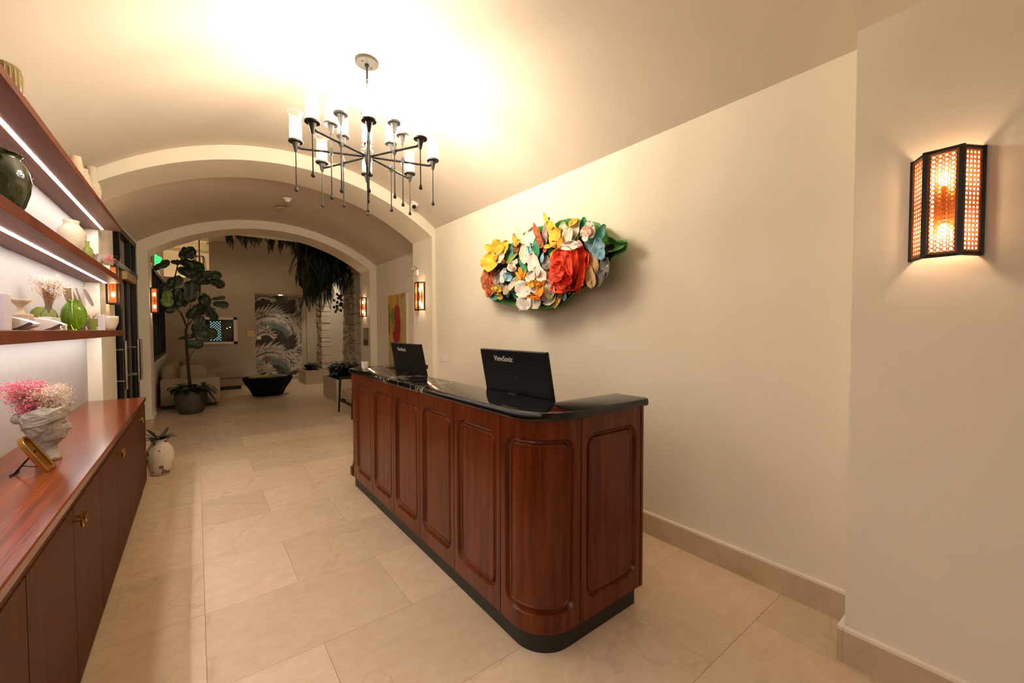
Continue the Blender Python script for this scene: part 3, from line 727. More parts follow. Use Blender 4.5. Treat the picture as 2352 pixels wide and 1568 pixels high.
def dried(name, parent, mt_list, base, top_r, height, n, seed, spread=.5, blob=.004, lean=(0, 0), stems=True, mtstem='dstem', lo=.45):
    rnd = random.Random(seed); st = MB(); fl = MB()
    for i in range(n):
        a = rnd.uniform(0, 2*pi); rr = sqrt(rnd.random())*top_r; hh = height*rnd.uniform(lo, 1); rr *= min(1, .35+hh/height)
        p0 = Vector(base)+Vector((rnd.uniform(-.006, .006), rnd.uniform(-.006, .006), 0))
        p2 = Vector(base)+Vector((cos(a)*rr+lean[0]*hh, sin(a)*rr+lean[1]*hh, hh)); p1 = (p0+p2)/2+Vector((0, 0, hh*.18))
        if stems: st.tube([p0, p1, p2], .0007, 3, cap=False)
        mi = rnd.randrange(len(mt_list))
        for k_ in range(7):
            q = p2+Vector((rnd.gauss(0, 1), rnd.gauss(0, 1), rnd.gauss(0, 1)))*blob*2.6; s_ = blob*rnd.uniform(.4, 1)
            fl.add([q+Vector((s_, 0, 0)), q+Vector((-s_, 0, 0)), q+Vector((0, s_, 0)), q+Vector((0, -s_, 0)), q+Vector((0, 0, s_)), q+Vector((0, 0, -s_))],
                   [(0, 2, 4), (2, 1, 4), (1, 3, 4), (3, 0, 4), (2, 0, 5), (1, 2, 5), (3, 1, 5), (0, 3, 5)], mi)
    if stems: s2 = st.build('dried_stems', M[mtstem], parent=parent); s2['kind'] = 'stuff'
    o = fl.build(name, [M[q] for q in mt_list], parent=parent); o['kind'] = 'stuff'; return o
# ---- top shelf (z 2.502)
zs = 2.503
y, r = extent(0, 73, -.68)
lathe_thing('ribbed_vase', scl([(.8, 0), (.95, .1), (1, .5), (.97, .85), (.85, .97), (.6, 1), (.55, .97)], .072, .215), M['amber'], -.69, 2.93, zs, 'ribbed amber glass vase at the near end of the top shelf', 'vase', n=56, warp=lambda a, z: 1+.035*cos(28*a))
lathe_thing('cream_urn', scl([(.5, 0), (.62, .04), (.9, .25), (1, .45), (.8, .62), (.45, .72), (.40, .80), (.62, .97), (.66, 1), (.58, .99)], .058, .34), M['cream'], -.66, 4.82, zs, 'tall cream clay urn with flared rim on the top shelf', 'vase')
lathe_thing('cream_jug', scl([(.5, 0), (.9, .2), (1, .5), (.7, .8), (.5, .92), (.6, 1)], .05, .225), M['cream'], -.66, 4.50, zs, 'low cream clay jar beside the tall urn on the top shelf', 'vase')
lathe_thing('cream_pot', scl([(.5, 0), (.9, .2), (1, .5), (.8, .8), (.7, 1)], .04, .20), M['papier'], -.64, 4.12, zs, 'small cream pot, foremost of the clay pieces on the top shelf', 'vase')
# ---- middle shelf (z 2.005)
zs = 2.006
lathe_thing('glazed_jar', scl([(.50, 0), (.60, .02), (.80, .18), (.95, .38), (1.0, .58), (.93, .74), (.80, .84), (.68, .90), (.66, .94), (.74, .965), (.76, .98), (.72, 1), (.62, .985)], .100, .275), M['ggreen'], -.675, 2.80, zs, 'large dark green glazed jar on the middle shelf at left', 'jar', n=40)
t = thing('pink_flower_bunch', 'bright pink dried flowers behind the dark green jar', 'dried flowers', (-.74, 3.12, zs))
b = MB(); b.lathe([(.03, 0), (.035, .10), (.03, .10), (.026, .01)], 14, cap=False); b.build('holder', M['wicker'], parent=t, smooth=True)
dried('pink_blooms', t, ['pink', 'pinkl'], (0, 0, .08), .06, .20, 90, 3, lean=(.15, .2))
b = MB()
for k_ in range(9): b.lathe([(.036+.004*sin(k_), .013*k_), (.041, .013*k_+.006), (.036, .013*k_+.012)], 18)
tag(b.build('wicker_basket', M['wicker'], smooth=True, loc=(-.73, 3.33, zs)), 'small woven wicker basket just behind the green jar', 'basket')
lathe_thing('cream_vase', scl([(.62, 0), (.78, .08), (.70, .12), (.86, .30), (.98, .50), (1.0, .62), (.93, .74), (.70, .84), (.56, .88), (.53, .93), (.58, .99), (.55, 1), (.48, .99)], .075, .285), M['cream'], -.70, 4.30, zs, 'large cream ridged clay vase on the middle shelf', 'vase', n=40)
lathe_thing('green_bottle', scl([(.7, 0), (1, .08), (1, .5), (.75, .66), (.38, .72), (.36, .92), (.5, .97), (.46, 1)], .028, .135), M['gglass2'], -.61, 4.22, zs, 'small pale green glass bottle before the cream vase', 'bottle')
b = MB(); b.lathe([(.002, -.004), (.040, -.004), (.044, 0), (.040, .004), (.002, .004)], 24, mat4=R(pi/2, 'X')); b.box(-.02, .02, -.012, .012, -.052, -.042)
tag(b.build('round_mirror', M['silver'], smooth=True, angle=40, loc=(-.61, 4.55, zs+.052)), 'small round silver ornament near the middle shelf end', 'ornament')
t = thing('pink_sprig_pot', 'pink dried sprigs in a tiny pot at the end of the middle shelf', 'dried flowers', (-.60, 4.92, zs))
b = MB(); b.lathe([(.018, 0), (.024, .05), (.02, .05), (.015, .01)], 14, cap=False); b.build('tiny_pot', M['paper'], parent=t, smooth=True)
dried('pink_blooms', t, ['pink', 'pinkl'], (0, 0, .04), .06, .10, 45, 9)
# ---- lowest shelf (z 1.501)
zs = 1.5015
def box_thing(name, sx, sy, sz, mt_, x, y, z, rz, label, cat, bevel=.002):
    b = MB(); b.box(-sx/2, sx/2, -sy/2, sy/2, 0, sz); o = b.build(name, mt_, loc=(x, y, z), bevel=bevel); o.rotation_euler = (0, 0, rz); tag(o, label, cat); return o
box_thing('lavender_box', .10, .14, .155, M['lav'], -.69, 2.72, zs, .1, 'pale lavender card box at the left end of the lowest shelf', 'box')
def curved_sheet(x, y, wd, label):
    t = thing('curved_sheet', label, 'folded sheet', (x, y, zs), 0, 'curved white sheets on the lowest shelf')
    o1 = [(-wd, .080), (-wd*.6, .070), (-wd*.25, .055), (-.02, .042), (-.004, .034), (0, .028), (-.006, .018), (-.03, .006), (-.055, 0), (-wd, 0)]
    b = MB(); n = len(o1); b.add([(px_, 0, pz_) for px_, pz_ in o1]+[(px_, .11, pz_) for px_, pz_ in o1], [tuple(range(n)), tuple(range(2*n-1, n-1, -1))]+[(i, n+i, n+(i+1) % n, (i+1) % n) for i in range(n)])
    b.build('sheet', M['paper'], parent=t, bevel=.001)
    b = MB(); o2 = [(-.012, .036), (-.003, .031), (-.001, .027), (-.007, .019), (-.031, .007), (-.056, .001), (-.075, .001), (-.045, .014)]
    b.add([(px_, -.0012, pz_) for px_, pz_ in o2], [tuple(range(8))]); b.build('brown_edge', M['soleb'], parent=t)
    return t
curved_sheet(-.585, 2.80, .22, 'curved white sheet with brown edge, the nearer one by the lavender box')
curved_sheet(-.585, 3.32, .20, 'curved white sheet with brown edge, the farther one by the round green vase')
b = MB(); n = 28
b.lathe([(.019, 0), (.019, .002), (.014, .008), (.010, .024), (.013, .036), (.028, .056), (.042, .070), (.039, .072), (.026, .062), (.008, .04)], n, warp=lambda a, z: 1+.12*noise.noise(Vector((cos(a)*1.5, sin(a)*1.5, z*30))), cap=False)
tag(b.build('paper_goblet', M['papier'], smooth=True, loc=(-.695, 3.13, zs+.0825)), 'tan papier mache goblet with crinkled rim standing on the textured box', 'goblet')
b = MB(); b.box(-.030, .030, -.035, .035, 0, .082)
tag(b.build('textured_box', M['papier'], loc=(-.69, 3.14, zs), bevel=.006), 'tan square textured box under the goblet', 'box')
t = thing('flower_bottle', 'clear glass bottle of dried white flowers behind the green vase', 'bottle', (-.71, 3.70, zs))
b = MB(); b.lathe([(.03, 0), (.034, .02), (.034, .10), (.016, .13), (.013, .17), (.017, .175), (.012, .17), (.010, .13)], 20, cap=False); b.build('bottle_body', M['clear'], parent=t, smooth=True)
dried('white_blooms', t, ['dcream', 'paper'], (0, 0, .12), .065, .20, 130, 12, blob=.0045, lean=(.02, .1))
b = MB()
for a0 in (-.5, 0, .5, 1.0, .25): b.tube([(0, 0, .10), (.01*a0, .04*a0, .19), (.02*a0, .10*a0, .25)], [.002, .006, .004], 6)
b.build('brown_pods', M['dstem'], parent=t)
lathe_thing('green_bowl_vase', scl([(.5, 0), (.9, .3), (1, .55), (.8, .85), (.45, 1), (.4, .98)], .065, .145), M['gglass2'], -.758, 3.84, zs, 'wide pale green glass vase half hidden behind the round green one', 'vase')
box_thing('white_box', .05, .20, .075, M['paper'], -.68, 3.56, zs, 0, 'long low white box behind the curved sheets', 'box')
lathe_thing('round_green_vase', scl([(.45, 0), (.55, .01), (.86, .2), (1.0, .45), (.93, .68), (.62, .86), (.46, .90), (.46, .93), (.53, .97), (.53, 1), (.44, .99)], .062, .198), M['gglass'], -.63, 3.86, zs, 'round bright green glass vase on the lowest shelf', 'vase', n=40)
t = thing('display_easel', 'tan wooden easel leaning on the lowest shelf', 'easel', (-.70, 4.36, zs))
b = MB(); b.add([(-.05, -.12, .30), (.0, -.12, .30), (.06, .10, 0), (-.02, .10, 0), (-.05, -.115, .31), (.0, -.115, .31), (.06, .115, .0), (-.02, .115, 0)], [(0, 1, 2, 3), (7, 6, 5, 4), (0, 4, 5, 1), (1, 5, 6, 2), (2, 6, 7, 3), (3, 7, 4, 0)])
b.build('front_board', M['tanb'], parent=t)
b = MB(); b.tube([(0, -.11, .30), (.03, -.20, 0)], .005, 6); b.tube([(.02, -.11, .305), (.06, .10, .002)], .005, 6); b.build('strut', M['tanb'], parent=t)
b = MB(); b.prism([(.028*sin(q)*(1+.2*cos(q)), .14*cos(q)) for q in [2*pi*i/24 for i in range(24)]], -.004, .004, mat4=T(-.63, 4.33, zs+.245) @ R(-.42, 'X') @ R(.9, 'Y'))
o = b.build('white_paddle', M['paper'], parent=t, bevel=.002); o.matrix_parent_inverse = T(*(-t.location)); o['label'] = 'long white pointed paddle'
lathe_thing('green_candle', scl([(.95, 0), (1, .05), (1, 1), (.9, 1), (.9, .8)], .026, .085), mat('olive_candle', (.20, .24, .05), .35), -.61, 4.34, zs, 'short olive green candle glass beside the small white box', 'candle')
t = thing('tiny_flower_pot', 'tiny pot of dried white flowers behind the olive candle', 'dried flowers', (-.66, 4.62, zs)); 
b = MB(); b.lathe([(.02, 0), (.024, .08), (.02, .08), (.018, .01)], 12, cap=False); b.build('tiny_pot', M['gglass2'], parent=t, smooth=True)
dried('white_blooms', t, ['dcream'], (0, 0, .07), .05, .08, 40, 22, blob=.004)
box_thing('small_white_box', .055, .09, .125, M['lav'], -.62, 4.72, zs, .1, 'upright white box between the candle and the ribbed bowl', 'box')
b = MB(); b.lathe([(.035, 0), (.045, .005), (.055, .03), (.066, .07), (.070, .105), (.068, .125), (.064, .127), (.060, .10), (.04, .02)], 36, cap=False, warp=lambda a, z: 1+.02*sin(z*420+3*noise.noise(Vector((cos(a), sin(a), z*8)))))
tag(b.build('ribbed_bowl', M['cream'], smooth=True, loc=(-.625, 5.13, zs)), 'off white wrapped bowl at the far end of the lowest shelf', 'bowl')
b = MB()
for yy in (3.22, 3.33, 3.86, 4.24): b.tube([(-.575, yy+.014*cos(a), zs+.012+.010*sin(a)) for a in [radians(15*k_) for k_ in range(25)]], .0018, 5)
tag(b.build('ring', M['capwhite']), 'little pale rings along the front edge of the lowest shelf', 'ring')
# ================================================================== BUST PLANTER on the sideboard
bust = thing('head_planter', 'aged plaster goddess head planter facing right on the sideboard', 'planter', (-.615, 3.12, .8355), .12)
def head_mesh():
    b = MB(); nseg, nring = 56, 60; vs = []; fs = []
    # local: face toward +x. Rings by height.
    def ring(z):
        # returns centre x, half depth(x) front/back, half width(y)
        P_ = [(0, 0, .052, .052, .050), (.012, 0, .054, .054, .052), (.03, -.004, .050, .050, .048), (.055, -.008, .044, .046, .043), (.075, -.008, .046, .048, .046),
              (.092, -.002, .054, .054, .050), (.108, 0, .068, .062, .058), (.14, 0, .074, .072, .066), (.17, 0, .078, .086, .075), (.20, 0, .080, .094, .080), (.23, 0, .083, .098, .083), (.255, 0, .080, .094, .082), (.27, 0, .072, .086, .076)]
        for i in range(len(P_)-1):
            if P_[i][0] <= z <= P_[i+1][0]:
                t_ = (z-P_[i][0])/(P_[i+1][0]-P_[i][0]); return [P_[i][k_]+(P_[i+1][k_]-P_[i][k_])*t_ for k_ in range(1, 5)]
        return P_[-1][1:]
    for j in range(nring+1):
        z = .27*j/nring; cx_, fr, bk, hw = ring(z)
        for i in range(nseg):
            a = 2*pi*i/nseg; ca, sa = cos(a), sin(a)
            x = cx_+(fr if ca > 0 else bk)*ca; y = hw*sa
            fa = max(0, ca)
            if .10 < z < .21:   # face relief in profile
                near = math.exp(-(sa/.22)**2)*(ca > 0)
                nose = math.exp(-((z-.152)/.008)**2)*.026+math.exp(-((z-.168)/.014)**2)*.014
                lips = math.exp(-((z-.134)/.004)**2)*.009+math.exp(-((z-.126)/.004)**2)*.008-math.exp(-((z-.141)/.003)**2)*.003
                chin = math.exp(-((z-.108)/.009)**2)*.010
                x += near*(nose+lips+chin)
                eye = math.exp(-((abs(sa)-.42)/.14)**2)*math.exp(-((z-.178)/.008)**2)*(ca > 0)
                x -= eye*.016; x += math.exp(-((abs(sa)-.42)/.2)**2)*math.exp(-((z-.192)/.006)**2)*(ca > 0)*.005
            hair = max(0, min(1, (z-.212+.07*(1-ca)*.8)/.015)) if z > .10 else 0
            if hair > 0 and (z > .212 or ca < .1):
                wv = .5+.5*sin(9*a+z*150+2.2*noise.noise(Vector((ca*3, sa*3, z*22))))
                k_ = hair*(.006+.008*wv); n_ = Vector((ca, sa, 0)); x += n_.x*k_; y += n_.y*k_
            vs.append((x*.88, y*.9, z+.16*x*max(0, (z-.16)/.11)+(.008*sin(3*a+1)*max(0, (z-.24)/.03) if z > .24 else 0)))
    for j in range(nring):
        for i in range(nseg):
            k_ = (i+1) % nseg; fs.append((j*nseg+i, j*nseg+k_, (j+1)*nseg+k_, (j+1)*nseg+i))
    fs.append(tuple(range(nseg-1, -1, -1)))
    # inner wall of the bowl
    o = len(vs); top = nring*nseg
    for i in range(nseg):
        q = vs[top+i]; vs.append((q[0]*.82, q[1]*.82, q[2]-.004))
    for i in range(nseg): k_ = (i+1) % nseg; fs.append((top+i, top+k_, o+k_, o+i))
    b.add(vs, fs); return b
hd = head_mesh().build('head', M['plaster'], parent=bust, smooth=True)
b = MB()
for s_ in (-1, 1):   # ears
    b.tube([(-.004+.014*cos(q), s_*(.064+.004*sin(q)), .160+.022*sin(q)) for q in [radians(20*k_-60) for k_ in range(14)]], .005, 6)
b.build('ear', M['plaster'], parent=bust, smooth=True)
b = MB(); rnd = random.Random(5)
for k_ in range(26):   # wavy locks swept back from the brow
    s_ = 1 if k_ % 2 else -1; z0 = rnd.uniform(.222, .268); pts = []
    for q in range(9):
        a = radians(12+q*19+rnd.uniform(-3, 3)); xx = (.084 if a < pi/2 else .100)*cos(a)*.88; pts.append((xx, s_*.080*sin(a), z0-.040*q/8+.005*sin(q*1.7+k_)+.12*xx))
    b.tube(pts, [.003]+[.0075]*7+[.004], 6)
b.build('hair_lock', M['plaster'], parent=bust, smooth=True)
b = MB(); 
for (x, y, z, r) in ((-.100, 0, .222, .024), (.070, .01, .276, .015), (.055, -.02, .280, .012), (.062, .03, .280, .011), (-.102, .01, .240, .014)):
    b.lathe([(r*sin(radians(q)), -r*cos(radians(q))) for q in range(5, 180, 25)], 12, mat4=T(x, y, z))
b.build('hair_curls', M['plaster'], parent=bust, smooth=True)
dried('pink_plumes', bust, ['pink', 'pink', 'pinkl'], (-.035, 0, .205), .085, .20, 380, 31, blob=.0038, lean=(-.22, 0), lo=.22)
dried('cream_blooms', bust, ['dcream', 'dcream', 'paper'], (.015, 0, .205), .075, .17, 320, 32, blob=.0042, lean=(-.08, 0), mtstem='dcream', lo=.3)
# ---- brass arched frame
fr = thing('arched_frame', 'small arched brass frame leaning back on a thin black stand', 'frame', (-.565, 2.88, .8355), -.12)
mw = R(-.50, 'Y')
def archp(wd, ht, n_=12): return [(-wd, 0), (wd, 0)]+[(wd*cos(a), ht-wd+wd*sin(a)) for a in [pi*i/n_ for i in range(n_+1)]]
o_ = archp(.042, .19); i_ = archp(.031, .179); i_ = [(u, v+.012 if k_ < 2 else v) for k_, (u, v) in enumerate(i_)]
b = MB(); vs = []; n_ = len(o_)
for x in (-.011, .011):
    for pts in (o_, i_):
        for u, v in pts: vs.append((x, u, v))
fs = []
for i in range(n_):
    j = (i+1) % n_
    fs += [(i, j, n_+j, n_+i), (2*n_+i, 3*n_+i, 3*n_+j, 2*n_+j), (i, 2*n_+i, 2*n_+j, j), (n_+i, n_+j, 3*n_+j, 3*n_+i)]
b.add(vs, fs, mat4=mw); b.build('brass_surround', M['brass'], parent=fr, bevel=.002)
b = MB(); b.add([(0, u, v) for u, v in i_]+[(-.005, u, v) for u, v in i_], [tuple(range(n_)), tuple(range(2*n_-1, n_-1, -1))], mat4=mw); b.build('inset', M['brassd'], parent=fr)
b = MB(); b.tube([(-.045, 0, .10), (-.115, 0, .003)], .004, 6); b.tube([(-.115, -.04, .004), (-.115, .04, .004)], .004, 6); b.tube([(-.09, 0, .035), (-.01, 0, .012)], .003, 6); b.build('stand', M['black'], parent=fr)
# ================================================================== FLOOR VASE with plant
def leaf_mesh(b, base, direc, upv, L_, W_, curl=.2, mi=0, n=6, pinch=.0):
    d = direc.normalized(); s_ = d.cross(upv).normalized(); u = s_.cross(d).normalized(); rows = []
    for i in range(n+1):
        t_ = i/n; wd = W_*sin(pi*min(1, t_*.97+.03))**.8*(1-.25*(.5-t_)) if True else 0
        c = Vector(base)+d*L_*t_+u*(-curl*L_*t_*t_)
        rows.append((c-s_*wd/2+u*wd*.12, c, c+s_*wd/2+u*wd*.12))
    o = []
    for r_ in rows: o += list(r_)
    fs = []
    for i in range(n):
        q = 3*i; fs += [(q, q+1, q+4, q+3), (q+1, q+2, q+5, q+4)]
    b.add(o, fs, mi)
vz = thing('floor_vase', 'white ceramic floor vase with brown sprig pattern holding a small plant', 'vase', (-.325, 5.60, 0))
b = MB(); b.lathe([(.06, 0), (.075, .005), (.098, .07), (.115, .15), (.118, .21), (.105, .27), (.078, .315), (.068, .34), (.074, .362), (.088, .375), (.082, .374), (.062, .34), (.07, .30)], 32, cap=False)
m_ = mat('sprig_ceramic', (.70, .60, .48), .35, noise_s=4, noise_a=.05)
nt, N, L = nodes(m_); tc = N.new('ShaderNodeTexCoord'); v = N.new('ShaderNodeTexNoise'); v.inputs['Scale'].default_value = 16; v.inputs['Detail'].default_value = 3; L.new(tc.outputs['Object'], v.inputs['Vector'])
cr = N.new('ShaderNodeValToRGB'); cr.color_ramp.elements[0].position = .575; cr.color_ramp.elements[1].position = .60; cr.color_ramp.elements[0].color = (.70, .60, .48, 1); cr.color_ramp.elements[1].color = (.16, .10, .06, 1)
L.new(v.outputs['Fac'], cr.inputs[0]); L.new(cr.outputs[0], N['Principled BSDF'].inputs['Base Color'])
b.build('vase_body', m_, parent=vz, smooth=True)
rnd = random.Random(4)
for k_ in range(14):
    b = MB(); a = 2*pi*k_/14+rnd.uniform(-.2, .2); e = rnd.uniform(.3, 1.1); leaf_mesh(b, (.03*cos(a), .03*sin(a), .36), Vector((cos(a)*cos(e), sin(a)*cos(e), sin(e))), Vector((0, 0, 1)), rnd.uniform(.10, .17), .045, .25); b.build('leaf', M['dkleaf'], parent=vz, smooth=True)
# ================================================================== WALL SCULPTURE
def wl(cx, cy, x=2.5):   # crop pixel -> point on plane x
    return at(1060+cx/5.6, 460+cy/5.6, 'x', x)
scu = thing('paper_flower_sculpture', 'big wall sculpture of coloured paper flowers massed on a curled green leaf', 'sculpture', (XR, 2.95, 2.1))
scu_o = Vector((XR, 2.95, 2.1))
def cm(name, c, a=.25, s=14): return mat(name, c, .7, noise_s=s, noise_a=a, bump=.5, bump_s=30)
PC = dict(yel=cm('paper_yellow', (.85, .50, .04)), org=cm('paper_orange', (.85, .33, .02)), red=cm('paper_red', (.78, .055, .012), .3), dred=cm('paper_mottled_red', (.45, .10, .03), .8, 24),
          crm=cm('paper_cream', (.72, .62, .44), .12), wht=cm('paper_white', (.74, .68, .60), .08), pnk=cm('paper_pink', (.72, .42, .32), .1), grn=cm('paper_green', (.03, .22, .10), .5, 20),
          tel=cm('paper_teal', (.08, .30, .22), .5, 12), blu=cm('paper_blue', (.22, .42, .52), .7, 10), gry=cm('paper_grey', (.22, .20, .18), .8, 12), mau=cm('paper_mauve', (.34, .26, .25), .5, 20),
          tan=cm('paper_tan', (.50, .32, .13), .2), lim=cm('paper_lime', (.28, .36, .03)), brn=cm('paper_brown', (.16, .05, .02), .4), leo=cm('paper_spotted', (.55, .34, .03), .9, 40), pal=cm('paper_pale_green', (.50, .55, .36), .15),
          leaf=mat('painted_leaf_green', (.10, .30, .06), .5, noise_s=3, noise_a=.25), dark=mat('dark_core', (.01, .012, .01), .8))
outl = [(245, 1040), (262, 1120), (330, 1215), (430, 1290), (560, 1335), (740, 1375), (900, 1400), (1100, 1395), (1250, 1360), (1330, 1290), (1450, 1190), (1600, 1100), (1750, 1060), (1880, 900), (1950, 760), (2000, 700), (2090, 640), (2145, 565), (2120, 505), (2060, 515), (1940, 530), (1900, 470), (1860, 400), (1740, 290), (1600, 262), (1400, 243), (1250, 265), (1180, 300), (1000, 345), (830, 415), (700, 500), (590, 580), (450, 660), (330, 760), (280, 900), (243, 990)]
rim = [wl(*p, x=2.50) for p in outl]; cen = wl(1100, 850, x=2.58)
b = MB(); vs = []; nn = len(rim)
for f_, dx in ((1, 0), (.93, .035), (.8, .06), (.4, .072)):
    for i, p in enumerate(rim):
        q = cen+(p-cen)*f_; wob = .02*sin(i*1.7) if f_ == 1 else 0; vs.append(Vector((2.50+dx+wob, q.y, q.z))-scu_o)
fs = [(j*nn+i, j*nn+(i+1) % nn, (j+1)*nn+(i+1) % nn, (j+1)*nn+i) for j in range(3) for i in range(nn)]
vs.append(cen-scu_o+Vector((0, 0, 0))); vs[-1].x = -.042
fs += [(3*nn+i, 3*nn+(i+1) % nn, 4*nn) for i in range(nn)]
b.add(vs, fs); o = b.build('leaf_base', PC['leaf'], parent=scu, smooth=True); sm = o.modifiers.new('t', 'SOLIDIFY'); sm.thickness = .008
# curled leaf tip
b = MB(); rows = []
for i, (p, wdt) in enumerate((((1880, 560), 200), ((1960, 580), 150), ((2030, 590), 90), ((2090, 570), 80), ((2125, 550), 40))):
    for s_, dx in ((-1, -.02), (-.4, .03), (.4, .03), (1, -.03)):
        q = wl(p[0]+s_*10, p[1]-s_*wdt*.6, x=2.50+dx); rows.append(q-scu_o)
b.add(rows, [(4*i+j, 4*i+j+1, 4*i+j+5, 4*i+j+4) for i in range(4) for j in range(3)]); o = b.build('leaf_tip', PC['leaf'], parent=scu, smooth=True); sm = o.modifiers.new('t', 'SOLIDIFY'); sm.thickness = .008; o.modifiers.new('s', 'SUBSURF').levels = 2; o.modifiers['s'].render_levels = 2
# dark foam core
b = MB(); co = [cen+(p-cen)*.86 for p in rim]; b.add([Vector((2.49, p.y, p.z))-scu_o for p in co]+[Vector((2.55, p.y, p.z))-scu_o for p in co], [tuple(range(nn)), tuple(range(2*nn-1, nn-1, -1))]+[(i, (i+1) % nn, nn+(i+1) % nn, nn+i) for i in range(nn)]); b.build('core', PC['dark'], parent=scu)
def petal(cx, cy, Lp, Wp, ang_, key, x=2.44, cup=.35, tip=.6, wav=.12, name='petal', curl=0.0, parent=None):
    """petal centred at crop pixel; ang_ degrees clockwise from up, Lp/Wp in crop pixels"""
    c0 = wl(cx, cy, x); a = radians(ang_)
    e1 = wl(cx+sin(a)*Lp/2, cy-cos(a)*Lp/2, x)-c0; e2 = wl(cx+cos(a)*Wp/2, cy+sin(a)*Wp/2, x)-c0
    n1, n2 = 14, 8; vs = []; L1 = e1.length; L2 = e2.length; sd = Vector((cx*.013, cy*.017, Lp*.01))
    for i in range(n1+1):
        t_ = -1+2*i/n1; wprof = max(.04, (1-abs(t_)**2.3))**.62*(1-(tip*.35)*t_)
        for j in range(n2+1):
            s_ = -1+2*j/n2; nz = noise.noise(sd+Vector((t_*1.3, s_*1.3, 0)))
            jg = .05*noise.noise(sd*3+Vector((t_*9, s_*9, 2)))*(abs(s_) == 1 or abs(t_) == 1); p = c0+e1*(t_+.10*nz+jg)+e2*s_*wprof*(1+.22*noise.noise(sd+Vector((t_*2.5, s_*3, 5)))+2.4*jg)
            dx = cup*L2*(1-s_*s_)*.8+wav*L2*nz*2-curl*L1*max(0, t_)**2
            p.x += dx-cup*L2*.4; vs.append(p-scu_o)
    fs = [(i*(n2+1)+j, i*(n2+1)+j+1, (i+1)*(n2+1)+j+1, (i+1)*(n2+1)+j) for i in range(n1) for j in range(n2)]
    b = MB(); b.add(vs, fs); o = b.build(name, PC[key], parent=parent or scu, smooth=True)
    sm = o.modifiers.new('t', 'SOLIDIFY'); sm.thickness = .0025
    return o
